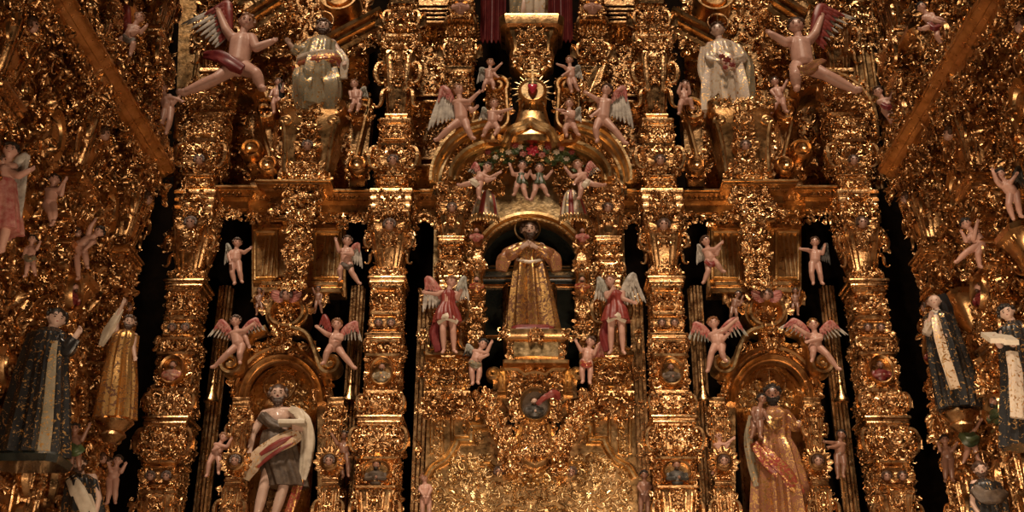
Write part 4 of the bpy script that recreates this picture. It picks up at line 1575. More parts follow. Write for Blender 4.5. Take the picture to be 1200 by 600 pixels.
    for q, nm in ((-1, 'left'), (1, 'right')):
        X = lambda px: px if q < 0 else 2 * CXC + 4 - px
        path = [(512, 218), (513, 204), (519, 188), (530, 172), (546, 160), (562, 154), (578, 152)]
        arc = bezier([(X(x), y) for x, y in path], 8)
        if q > 0:
            arc = arc[::-1]
        w = np.array(xz(arc, Y))
        r = thing('broken_pediment', 'stepped gilded quarter-arch pediment left of the flaming heart' if q < 0 else 'stepped gilded quarter-arch pediment right of the flaming heart', 'pediment', (w[:, 0].mean(), Y, w[:, 1].min()))
        mb = MB()
        mb.sweep([(-.34, -.3), (-.34, .02), (-.29, .05), (-.25, .05), (-.23, -.02), (-.10, -.02), (-.07, .06), (-.02, .06), (0, .12), (.04, .14), (.06, .2), (.10, .2), (.10, -.3)], w, Y)
        part('arched_moulding', mb, 'gold_pale', r)  # paler gold makes the underlit arches read as lit
        fo = MB()
        for i in range(0, len(w) - 1):
            d = w[min(i + 1, len(w) - 1)] - w[i]
            nn = np.array([-d[1], d[0]]) / np.linalg.norm(d)
            p = w[i] - nn * .15
            if i % 2 == 0 and 6 < i < 34:
                foliage(fo, p[0] - .05, p[0] + .05, p[1] - .05, p[1] + .05, -Y + .0, .085, 1.0, sym=False)
        part('leaf_carving', fo, 'gold', r)
        # rounded end block on the hood, carries the lower putto
        e = at(X(577), 167, Y - .12)
        m = mpp(167, Y)
        eb = MB()
        eb.stack([(e[2] - 6 * m, 11 * m, .16), (e[2] - 4 * m, 13 * m, .2), (e[2] + 4 * m, 13 * m, .2), (e[2] + 6 * m, 11 * m, .16)], e[0], Y - .1, .5)
        part('rounded_end', eb, 'gold_smooth', r)

    # hood moulding: mixtilinear arch under it
    path = [(534, 216), (536, 204), (548, 190), (566, 181), (584, 176), (594, 174), (600, 166), (608, 160), (621, 157)]
    full = path + [(2 * 621 - x, y) for x, y in path[::-1][1:]]
    arc = bezier(full, 6)
    w = np.array(xz(arc, Y))
    r = thing('hood_moulding', 'lobed gilded hood moulding arching over the flower swag and putti', 'moulding', (w[:, 0].mean(), Y, w[:, 1].min()))
    mb = MB()
    mb.sweep([(-.05, -.2), (-.05, .12), (-.03, .18), (0, .14), (.03, .14), (.05, .24), (.09, .26), (.11, .18), (.11, -.2)], w, Y)
    part('moulding', mb, 'gold_pale', r)  # hood brightened by its paler colour, being underlit
    fo = MB()
    for i, (a, b) in enumerate(w):
        if i % 3 == 0:
            foliage(fo, a - .06, a + .06, b - .20, b - .09, -Y + .06, .085, 1.0, sym=False)
    part('leaf_carving', fo, 'gold', r)

    # pedestal of the flaming heart: burnished, flaring
    Y3 = -.2
    m = mpp(140, Y3)
    zz = lambda py: at(617, py, Y3)[2]
    p = at(624, 160, Y3)
    r = thing('burnished_pedestal', 'smooth burnished gold flaring pedestal under the flaming heart', 'pedestal', (p[0], Y3, p[2]))
    mb = MB()
    pts = [(zz(172), 30, .14), (zz(166), 34, .2), (zz(160), 30, .2), (zz(150), 24, .16), (zz(140), 20, .13), (zz(128), 17, .11), (zz(118), 18, .10), (zz(104), 14, .08)]
    t = np.linspace(0, len(pts) - 1, 29)
    A = np.array(pts)
    mb.lathe_z((p[0], Y3, 0), [(np.interp(q, range(len(pts)), A[:, 1]) * m * .95, np.interp(q, range(len(pts)), A[:, 0])) for q in t], 40, .55)
    part('flared_shaft', mb, 'gold_smooth', r)
    lb = MB()
    q = np.array(xz(bezier([(590, 168), (598, 152), (612, 146), (622, 141), (632, 146), (646, 152), (654, 168)], 6), Y3 - .2))
    lb.sweep([(-.10, -.25), (-.10, .02), (-.06, .06), (-.02, .03), (.02, .07), (.04, .02), (.04, -.25)], q, Y3 - .2)
    part('lip', lb, 'gold_pale', r)

    # scroll brackets beside the heart
    for q, nm in ((-1, 'left'), (1, 'right')):
        X = lambda d: 624 + q * d
        Y4 = -.05
        c1, c2 = at(X(41), 104, Y4), at(X(40), 158, Y4)
        r = thing('scroll_bracket', 'large gilded scroll bracket on the %s of the flaming heart' % nm, 'bracket', (c2[0], Y4, c2[2]))
        vb = MB()
        sp = spiral(c1[0], c1[2], 2 * m, 13 * m, PI * .5, 1.35 * q, 40)
        e = sp[-1]
        tail = bezier([e, (at(X(30), 125, Y4)[0], at(X(30), 125, Y4)[2]), (at(X(30), 150, Y4)[0], at(X(30), 150, Y4)[2]), (at(X(54), 166, Y4)[0], at(X(54), 166, Y4)[2])], 10)[1:]
        vb.sweep([(-.04, -.2), (-.04, .12), (-.015, .16), (.015, .16), (.04, .12), (.04, -.2)], np.vstack([sp, tail]), Y4)
        part('scroll', vb, 'gold_smooth', r)
        bb = MB()
        bb.prism(xz([(X(56), 170), (X(54), 98), (X(46), 90), (X(34), 94), (X(28), 118), (X(26), 170)][::-q], Y4 + .1), Y4 + .3, Y4 + .04)
        part('core', bb, 'gold_smooth', r)
        fo = MB()
        x0, x1 = sorted((at(X(26), 110, Y4)[0], at(X(52), 110, Y4)[0]))
        foliage(fo, x0, x1, at(617, 135, Y4)[2], at(617, 94, Y4)[2], -Y4 + .04, .10, 1.3, sym=False)
        leaf_row(fo, x0, x1, Y4 - .05, at(617, 160, Y4)[2], .2, 3)
        part('leaf_carving', fo, 'gold', r)

    # flaming heart medallion
    Y5 = -.36
    c = at(624, 106, Y5)
    m = mpp(106, Y5)
    r = thing('flaming_heart_medallion', 'sunburst medallion with red heart and small gilded cross above the hood', 'medallion', (c[0], Y5, c[2] - 24 * m))
    mb = MB()
    mb.lathe_y(c, [(.01, .02), (13 * m, .02), (15 * m, .05), (17 * m, .0), (17 * m, -.14), (8 * m, -.2)], 36)
    part('disc', mb, 'gold_pale', r)
    rb = MB()
    for i in range(32):
        a = 2 * PI * (i + .3) / 32
        L = (25 if i % 2 else 20) * m
        d = np.array([math.cos(a), 0, math.sin(a)])
        if d[2] > .93:
            continue
        blade(rb, c + d * 9 * m, c + d * L + np.array([0, .02, 0]), 1.1 * m if i % 2 else .8 * m, .6)
    part('rays', rb, 'gold_pale', r)
    hb = MB()
    V, F = sphere_t(14, 20)
    H3 = V.copy()
    z = V[:, 2]
    H3[:, 0] *= 1.0 + .35 * z
    H3[:, 2] = z + .42 * np.abs(V[:, 0]) - .35 * (z < 0) * np.abs(z) ** 2
    hb.add(c + H3 * np.array([5.6, 4, 5.2]) * m + np.array([0, -.06, 0]), *F)
    part('heart', hb, 'crimson', r, label='red enamel heart')
    lf = MB()
    for a in (-1.2, -.8, -.3, .3, .8, 1.2):
        put(lf, 'leaf', c[0], c[1] - .06, c[2] + 3.5 * m, 6 * m, a, -.2)
    part('flame_leaves', lf, 'leaf_green', r)
    xb = MB()
    xb.box(c[0] - 1.3 * m, c[0] + 1.3 * m, c[1] - .09, c[1] - .05, c[2] + 5 * m, c[2] + 31 * m, .006)
    xb.box(c[0] - 6 * m, c[0] + 6 * m, c[1] - .09, c[1] - .05, c[2] + 22 * m, c[2] + 24.6 * m, .006)
    part('cross', xb, 'gold_pale', r)

    # corbel of the uppermost statue
    Y6 = -.05
    m = mpp(60, Y6)
    zz = lambda py: at(617, py, Y6)[2]
    p = at(623, 92, Y6)
    r = thing('statue_corbel', 'gilded corbel with leafy mouldings at the top centre, below the cropped statue', 'corbel', (p[0], Y6, p[2]))
    mb = MB()
    mb.stack([(zz(95), 10 * m, .1), (zz(84), 20 * m, .22), (zz(78), 25 * m, .27), (zz(74), 26 * m, .28), (zz(68), 24 * m, .26), (zz(58), 26 * m, .28), (zz(52), 30 * m, .32), (zz(46), 31 * m, .33), (zz(44), 36 * m, .38), (zz(35), 38 * m, .40), (zz(33), 37 * m, .39)], p[0], Y6, .22)
    part('block', mb, 'gold_smooth', r)
    fo = MB()
    foliage(fo, p[0] - 20 * m, p[0] + 20 * m, zz(92), zz(74), -Y6 + .26, .11, 1.3)
    foliage(fo, p[0] - 16 * m, p[0] + 16 * m, zz(74), zz(38), -Y6 + .31, .10, 1.2)
    leaf_row(fo, p[0] - 30 * m, p[0] + 30 * m, Y6 - .3, zz(47), .1, 11, True)
    part('leaf_carving', fo, 'gold', r)

    # pilasters of the upper storey
    for q, nm in ((-1, 'left'), (1, 'right')):
        up = [(-60, -4, 'taper', 15, 12), (-4, 20, 'cherub', 15, 14), (20, 40, 'cap', 17, 14), (40, 76, 'bulb', 18, 16), (76, 118, 'block', 17, 16), (118, 150, 'bulb', 18, 15), (150, 222, 'block', 15, 15)]
        r = pilaster('gilded upper pilaster with a rosy torso, on the %s of the cropped top statue' % nm, q * 79, .3, up, 80, size=.10)
        if True:
            # rosy torso rising from the capital
            m = mpp(10, .05)
            b = MB()
            bust(r, 0, -.32, at(617, 14, .05)[2] - r.location[2] + .05, 9 * m, 'skin', 'skin', 'hair_auburn', 'half_figure', 'rosy half figure rising from the capital')
    # narrow dark boards with cornices seen between
    for q, nm in ((-1, 'left'), (1, 'right')):
        Y7 = .75
        a = at(617 + q * 120, 210, Y7)
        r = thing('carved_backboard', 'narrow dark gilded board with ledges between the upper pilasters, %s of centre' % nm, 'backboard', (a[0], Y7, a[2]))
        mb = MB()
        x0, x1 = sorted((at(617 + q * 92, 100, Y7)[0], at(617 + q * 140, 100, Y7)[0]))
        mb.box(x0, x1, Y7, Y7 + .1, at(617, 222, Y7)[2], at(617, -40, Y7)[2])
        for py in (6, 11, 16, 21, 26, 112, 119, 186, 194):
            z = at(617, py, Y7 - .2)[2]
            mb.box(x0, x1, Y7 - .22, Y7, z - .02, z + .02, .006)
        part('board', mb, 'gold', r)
        fo = MB()
        foliage(fo, x0, x1, at(617, 180, Y7)[2], at(617, 34, Y7)[2], -Y7 + .02, .10, .35, sym=False)
        part('leaf_carving', fo, 'gold', r)
    # curtain behind the top statue
    Yc = .55
    for q, nm in ((-1, 'left'), (1, 'right')):
        a = at(617 + q * 38, 44, Yc)
        r = thing('curtain', 'dark red curtain behind the cropped top statue, on its %s' % nm, 'curtain', (a[0], Yc, a[2]))
        mb = MB()
        n = 40
        xs = np.linspace(at(617 + q * 24, 20, Yc)[0], at(617 + q * 54, 20, Yc)[0], n)
        zs = np.linspace(at(617, 48, Yc)[2], at(617, -60, Yc)[2], 10)
        V = []
        for f in (0, 1):
            for z in zs:
                V += [(x, Yc + .05 * math.sin(i * .95) + .03 * f, z) for i, x in enumerate(xs)]
        mb.add(V, grid_faces(10, n), grid_faces(10, n)[:, ::-1] + 10 * n, *[np.array([[i, i + 1, i + 1 + 10 * n, i + 10 * n]]) for i in list(range(n - 1)) + list(range(9 * n, 10 * n - 1))])
        part('cloth', mb, 'red_dark', r)

    # swag of painted flowers under the hood
    Y8 = -.22
    flowers = [(624, 178, 7.5, 'crimson'), (604, 172, 4.5, 'red'), (642, 174, 4.5, 'red'), (596, 180, 4, 'white'), (652, 180, 4, 'white'), (613, 182, 4.5, 'feather_pink'), (635, 183, 4.5, 'feather_pink'), (610, 174, 3.5, 'white'), (633, 173, 4, 'gold_pale'),
               (600, 186, 4, 'gold_pale'), (646, 187, 4, 'gold_pale'), (619, 188, 4, 'gold_pale'), (572, 180, 4, 'red'), (670, 180, 4, 'red'), (581, 186, 3.5, 'white'), (664, 188, 3.5, 'white'), (588, 178, 3.5, 'gold_pale'), (658, 176, 3.5, 'feather_pink')]
    kindname = dict(crimson='large crimson', red='red', white='white', feather_pink='pink', gold_pale='gilded')
    c = at(622, 190, Y8)
    r = thing('flower_swag', 'swag of painted red and white flowers with green leaves under the hood', 'flowers', (c[0], Y8, c[2]))
    for x, y, s, mt in flowers:
        p = at(x, y, Y8)
        fb = MB()
        put(fb, 'ros', p[0], p[1] - .05, p[2], s * 2.1 * mpp(y, Y8), rng.uniform(0, 1))
        fb.ball(p + np.array([0, -.05 - s * .35 * mpp(y, Y8), 0]), s * .35 * mpp(y, Y8), nu=5, nv=8)
        part('flower', fb, mt, r, label=kindname[mt] + ' flower')
    lb = MB()
    for i in range(70):
        t = rng.uniform(-1, 1)
        x, y = 622 + 56 * t, 178 + 10 * t * t + rng.uniform(-9, 10)
        p = at(x, y, Y8 + .03)
        put(lb, 'leaf2', p[0], p[1], p[2], .13, rng.uniform(-PI, PI), rng.uniform(-.3, .3))
    part('leaves', lb, 'leaf_green', r)
    gb = MB()
    for i in range(80):
        t = rng.uniform(-1, 1)
        x, y = 622 + 60 * t, 184 + 8 * t * t + rng.uniform(-10, 12)
        p = at(x, y, Y8 + .04)
        put(gb, 'leaf', p[0], p[1], p[2], .12, rng.uniform(-PI, PI), rng.uniform(-.3, .3))
    part('gilded_leaves', gb, 'gold', r)

    # tasselled bell canopies
    for q, nm in ((-1, 'left'), (1, 'right')):
        X = lambda d: CXC + q * d
        Y9 = -.24
        m = mpp(240, Y9)
        c, t = at(X(53), 256, Y9), at(X(50), 222, Y9)
        r = thing('bell_canopy', 'small bell-shaped striped cloth canopy with gilt fringe on the %s above the central niche' % nm, 'canopy', (c[0], Y9, c[2]))
        seg = 24
        for nmat, mt in enumerate(('red', 'robe_white', 'robe_grey')):
            mb = MB()
            for k in range(8):
                if k % 3 != nmat:
                    continue
                V = []
                for i in range(8):
                    u = i / 7
                    rad = (5 + 11 * u ** .55) * m
                    for j in range(5):
                        a = -PI - .2 + (k + j / 4) * (PI + .4) / 8
                        bulge = 1 + .10 * math.sin(PI * j / 4)
                        V.append((c[0] + (t[0] - c[0]) * (1 - u) + rad * bulge * math.cos(a), Y9 + .05 + rad * bulge * .7 * math.sin(a), t[2] + (c[2] - t[2]) * u))
                W = [(x, y + .02, z) for x, y, z in V]
                mb.add(V + W, grid_faces(8, 5), grid_faces(8, 5)[:, ::-1] + 40, *[np.array([[a, b, b + 40, a + 40]]) for a, b in [(i, i + 1) for i in range(35, 39)]])
            part('striped_cloth', mb, mt, r)
        fb = MB()
        for k in range(13):
            a = -PI + PI * k / 12
            fb.lathe_z((c[0] + 16 * m * math.cos(a), Y9 + .05 + 16 * m * .7 * math.sin(a), c[2]), [(.008, .06), (.022, .04), (.03, .0), (.022, -.05), (.006, -.07)], 8)
        part('fringe', fb, 'gold_pale', r)

    # pedestal of the central saint
    Yp = -.25
    m = mpp(408, Yp)
    zz = lambda py: at(617, py, Yp)[2]
    p = at(628, 428, Yp)
    r = thing('statue_pedestal', 'gilded pedestal with a plain pale panel under the central saint', 'pedestal', (p[0], Yp, p[2]))
    mb = MB()
    hw = 39 * m
    mb.stack([(zz(430), hw * .98, .42), (zz(426), hw * .98, .42), (zz(424), hw * .86, .38), (zz(404), hw * .86, .38), (zz(402), hw * .96, .42), (zz(397), hw, .45), (zz(391), hw, .45)], p[0], Yp + .25, .04)
    part('block', mb, 'gold_smooth', r)
    fb = MB()
    fb.box(p[0] - hw * .66, p[0] + hw * .66, Yp - .17, Yp - .1, zz(423), zz(405), .01)
    part('plain_panel', fb, 'gold_pale', r)
    fo = MB()
    foliage(fo, p[0] - 9 * m, p[0] + 9 * m, zz(405), zz(392), -Yp + .2, .09, 1.4)
    for q in (-1, 1):
        foliage(fo, p[0] + q * hw * .95 - .07, p[0] + q * hw * .95 + .07, zz(404), zz(391), -Yp + .2, .08, 1.2, sym=False)
        foliage(fo, p[0] + q * hw * .78 - .04, p[0] + q * hw * .78 + .04, zz(424), zz(404), -Yp + .12, .06, 1.2, sym=False)
    part('leaf_carving', fo, 'gold', r)

    # frame below it with the oval of the friar
    Yf = -.12
    m = mpp(475, Yf)
    zz = lambda py: at(617, py, Yf)[2]
    xx = lambda px: at(px, 475, Yf)[0]
    c = at(627, 476, Yf)
    r = thing('scrolled_console', 'gilded strapwork console with an oval picture of a friar holding a red cloth', 'console', (c[0], Yf, zz(562)))
    mb = MB()
    poly = [(586, 432), (668, 432), (676, 446), (676, 466), (664, 468), (650, 488), (646, 510), (656, 520), (640, 545), (626, 552), (612, 545), (596, 520), (606, 510), (602, 488), (588, 468), (578, 466), (578, 446)]
    mb.prism(xz(poly[::-1], Yf), Yf + .3, Yf)
    part('backing', mb, 'gold', r)
    for q in (-1, 1):
        sb = MB()
        s = lambda pts: xz([(627 + q * dx, y) for dx, y in pts][::q], Yf)
        sb.sweep([(-.03, 0), (-.03, .08), (0, .12), (.03, .08), (.03, 0)], s([(-6 + 46, 434), (35, 440), (35, 462), (44, 462), (44, 446), (49, 446)][:4]), Yf)
        sb.sweep([(-.03, 0), (-.03, .08), (0, .11), (.03, .08), (.03, 0)], np.array(s([(41, 462), (41, 442), (36, 434), (20, 434), (12, 440), (0, 437)])), Yf)
        sb.sweep([(-.03, 0), (-.03, .1), (0, .13), (.03, .1), (.03, 0)], np.array(xz([(627 + q * dx, y) for dx, y in bezier([(16, 500), (20, 520), (14, 540), (0, 548)], 6)][::q], Yf)), Yf)
        v = at(627 + q * 49, 441, Yf)
        sp = spiral(v[0], v[2], 1 * m, 7.5 * m, PI / 2, 1.3 * q, 30)
        sb.sweep([(-.035, -.1), (-.035, .1), (0, .14), (.035, .1), (.035, -.1)], sp, Yf)
        part('strapwork', sb, 'gold_pale', r)
    fo = MB()
    foliage(fo, xx(588), xx(666), zz(458), zz(434), -Yf + .03, .105, 1.2)
    foliage(fo, xx(606), xx(648), zz(546), zz(500), -Yf + .03, .10, 1.3)
    foliage(fo, xx(596), xx(658), zz(500), zz(458), -Yf + .03, .09, 1.0, inside=lambda a, z: ((a - c[0]) / (20 * m)) ** 2 + ((z - c[2]) / (22 * m)) ** 2 > 1)
    part('leaf_carving', fo, 'gold', r)
    ob = MB()
    ob.lathe_y(c, [(.01, .03), (15 * m, .03), (15.5 * m, .1), (17.5 * m, .14), (19 * m, .1), (19 * m, 0)], 40, 1, 1.12)
    part('oval_frame', ob, 'gold_pale', r)
    rc = MB()
    rc.lathe_y(c + np.array([0, -.034, 0]), [(.01, .0), (15 * m, .0), (15 * m, -.03)], 40, 1, 1.12)
    part('oval_ground', rc, 'grey_brown', r)
    bust(r, -.01, -.08, zz(482) - zz(562), 9.5 * m, 'feather_dark', 'skin_pale', 'hair_brown', 'friar_bust', 'pale friar in grey')
    rd = MB()
    rd.tube(bezier([at(629, 474, Yf - .16), at(638, 466, Yf - .18), at(650, 462, Yf - .14), at(656, 468, Yf - .1)], 5), np.array([.02, .03, .036, .03, .034, .03, .036, .034, .05, .06, .055, .05, .05, .04, .03, .02]), 14, .6, .25, 5, twist=.5)
    part('red_cloth', rd, 'red', r, label='red cloth held by the friar')
    hb = MB()
    for q in (-1, 1):
        v = at(626 + q * 24, 497, Yf - .01)
        hb.lathe_y(v, [(.01, .004), (6.5 * m, .004), (8 * m, .012), (8 * m, -.02)], 24, .9, 1.15)
    part('hole_shade_disc', hb, 'dark_wood', r)  # solid dark discs, coloured to read as the shade inside holes

    # twisted leaf garlands in a V
    for q, nm in ((-1, 'left'), (1, 'right')):
        Yg = -.2
        pts = [(627 + q * dx, y) for dx, y in ((62, 462), (52, 486), (38, 512), (24, 536))]
        w = [at(x, y, Yg) for x, y in pts]
        r = thing('leaf_garland', 'thick gilded leaf garland slanting down the %s of the friar console' % nm, 'garland', (w[0][0], Yg, w[-1][2]))
        mb = MB()
        B = bezier(w, 8)
        mb.tube(B, np.linspace(.10, .13, len(B)) * np.sin(np.linspace(.6, 2.5, len(B))), 12, .9, .1, 4, twist=.4)
        part('core', mb, 'gold', r)
        fo = MB()
        for i in range(len(B)):
            foliage(fo, B[i][0] - .11, B[i][0] + .11, B[i][2] - .05, B[i][2] + .05, -Yg + .08, .10, 1.3, sym=False)
        part('leaf_carving', fo, 'gold', r)
    # urn-like volutes under the garlands
    for q, nm in ((-1, 'left'), (1, 'right')):
        Yv = -.12
        c = at(627 + q * 29, 546, Yv)
        m = mpp(546, Yv)
        r = thing('volute', 'gilded oval volute below the slanting garland on the %s of the friar console' % nm, 'volute', (c[0], Yv, c[2] - 16 * m))
        mb = MB()
        mb.lathe_y(c, [(.01, .16), (4 * m, .18), (6 * m, .12), (9 * m, .16), (11 * m, .18), (13 * m, .12), (13 * m, -.3)], 32, .85, 1.15)
        part('oval', mb, 'gold_smooth', r)
        fo = MB()
        foliage(fo, c[0] - 11 * m, c[0] + 11 * m, c[2] - 13 * m, c[2] + 13 * m, -Yv + .15, .09, 1.1)
        part('leaf_carving', fo, 'gold', r)
        for k in range(1):
            cherub_head(r, q * 13 * m, -.1, 6 * m, 6 * m, wings=False, skin='skin_brown')

    # cartouche panels under the red angels
    for q, nm in ((-1, 'left'), (1, 'right')):
        X = lambda d: CXC + q * d
        Yq = -.02
        c = at(X(95), 440, Yq)
        m = mpp(440, Yq)
        r = thing('cartouche_panel', 'square gilded panel with a carved cartouche under the red angel on the %s' % nm, 'panel', (c[0], Yq, c[2] - 26 * m))
        mb = MB()
        mb.stack([(c[2] - 27 * m, 27 * m, .3), (c[2] - 22 * m, 28 * m, .32), (c[2] - 20 * m, 25 * m, .26), (c[2] + 20 * m, 25 * m, .26), (c[2] + 22 * m, 28 * m, .32), (c[2] + 27 * m, 28 * m, .32)], c[0], Yq + .2, .05)
        part('block', mb, 'gold_smooth', r)
        fb = MB()
        pts = bezier([(-17, -16), (17, -16), (22, -6), (18, 4), (21, 12), (8, 17), (0, 14), (-8, 17), (-21, 12), (-18, 4), (-22, -6), (-17, -16)], 5)[:-1]
        fb.sweep(frame_prof(.025, .07), [(c[0] + a * m, c[2] + b * m) for a, b in pts], Yq - .06, True)
        part('cartouche_frame', fb, 'gold_pale', r)
        fo = MB()
        foliage(fo, c[0] - 24 * m, c[0] + 24 * m, c[2] - 18 * m, c[2] + 18 * m, -Yq + .08, .10, 1.1)
        foliage(fo, c[0] - 14 * m, c[0] + 14 * m, c[2] - 36 * m, c[2] - 20 * m, -Yq + .14, .10, 1.1)
        leaf_row(fo, c[0] - 27 * m, c[0] + 27 * m, Yq - .12, c[2] - 22 * m, .09, 9, True)
        part('leaf_carving', fo, 'gold', r)
        # frieze running inwards to the console
        Yz = .02
        x0, x1 = sorted((at(X(122), 470, Yz)[0], at(X(46), 470, Yz)[0]))
        z0, z1 = at(617, 488, Yz)[2], at(617, 468, Yz)[2]
        r = thing('carved_frieze', 'band of dense gilded carving below the cartouche panel on the %s' % nm, 'frieze', ((x0 + x1) / 2, Yz, z0))
        mb = MB()
        mb.box(x0, x1, Yz, Yz + .2, z0, z1, .02)
        part('band', mb, 'gold', r)
        fo = MB()
        foliage(fo, x0, x1, z0 - .03, z1 + .03, -Yz + .03, .115, 1.4, sym=False)
        part('leaf_carving', fo, 'gold', r)

    # large relief panel at the bottom
    Yr = .12
    r0 = at(622, 660, Yr)
    r = thing('relief_panel', 'large gilded relief panel with stepped mouldings at the bottom centre', 'panel', (r0[0], Yr, r0[2]))
    mb = MB()
    x0, x1 = at(500, 500, Yr)[0], at(744, 500, Yr)[0]
    zt = at(617, 470, Yr)[2]
    mb.box(x0, x1, Yr, Yr + .15, r0[2], zt, .02)
    part('board', mb, 'gold_smooth', r)
    for q in (-1, 1):
        sb = MB()
        pts = [(122, 560), (114, 548), (98, 538), (88, 522), (86, 516), (70, 516), (70, 500), (54, 500), (54, 488)]
        sm = bezier(pts[:5], 5)
        path = [tuple(p) for p in sm] + pts[5:]
        w = np.array(xz([(622 + q * dx, y) for dx, y in path][::-q], Yr))
        sb.sweep([(-.06, 0), (-.06, .05), (-.04, .08), (-.02, .05), (.01, .05), (.03, .10), (.06, .07), (.06, 0)], w, Yr)
        pts = [(116, 488), (116, 660)]
        for dx in (116, 104, 92):
            w = np.array(xz([(622 + q * dx, 488), (622 + q * dx * 1.0, 532)], Yr))
            sb.sweep(frame_prof(.025, .05), w, Yr)
        w = np.array(xz([(622 + q * dx, y) for dx, y in ((66, 552), (60, 544), (48, 544), (40, 556))][::-q], Yr))
        sb.sweep(frame_prof(.03, .06), w, Yr)
        part('stepped_moulding', sb, 'gold_pale', r)
    fo = MB()
    zz = lambda py: at(617, py, Yr)[2]
    xx = lambda px: at(px, 560, Yr)[0]
    foliage(fo, xx(506), xx(738), zz(650), zz(566), -Yr + .005, .12, .85, kinds=[('cs', .34), ('ss', .22), ('ros', .16), ('leaf', .16), ('shell', .06), ('ber', .06)], tilt=.12)
    for q in (-1, 1):
        a, b = sorted((xx(622 + q * 48), xx(622 + q * 96)))
        foliage(fo, a, b, zz(566), zz(534), -Yr + .02, .11, 1.0, sym=False, kinds=[('cs', .4), ('ss', .2), ('ros', .3), ('leaf', .1)], tilt=.25)
        a, b = sorted((xx(622 + q * 106), xx(622 + q * 113)))
        foliage(fo, a, b, zz(650), zz(492), -Yr + .02, .08, 1.0, sym=False)
        a, b = sorted((xx(622 + q * 60), xx(622 + q * 80)))
        foliage(fo, a, b, zz(520), zz(492), -Yr + .02, .09, .8, sym=False)
    foliage(fo, xx(596), xx(648), zz(572), zz(552), -Yr + .06, .12, 1.3)
    part('filigree', fo, 'gold_pale', r)
    # outer mouldings framing the panel
    for q, nm in ((-1, 'left'), (1, 'right')):
        Yo = .3
        a, b = at(622 + q * 128, 340, Yo), at(622 + q * 131, 650, Yo)
        xm = (a[0] + b[0]) / 2
        m = mpp(500, Yo)
        r = thing('moulded_strip', 'tall dim gilded strip of fillets between the central bay and the pilaster on its %s' % nm, 'moulding', (xm, Yo, b[2]))
        mb = MB()
        for dx in (-5, 0, 5):
            mb.box(xm + (dx - 1.6) * m, xm + (dx + 1.6) * m, Yo - .06, Yo + .06, b[2], a[2], .012)
        mb.box(xm - 8 * m, xm + 8 * m, Yo + .04, Yo + .12, b[2], a[2], .01)
        part('fillets', mb, 'gold', r)
        fo = MB()
        for py in (350, 395, 440, 480, 530, 580):
            foliage(fo, xm - 5 * m, xm + 5 * m, at(617, py + 8, Yo)[2], at(617, py - 8, Yo)[2], -Yo + .06, .08, 1.0)
        part('leaf_carving', fo, 'gold', r)


central()


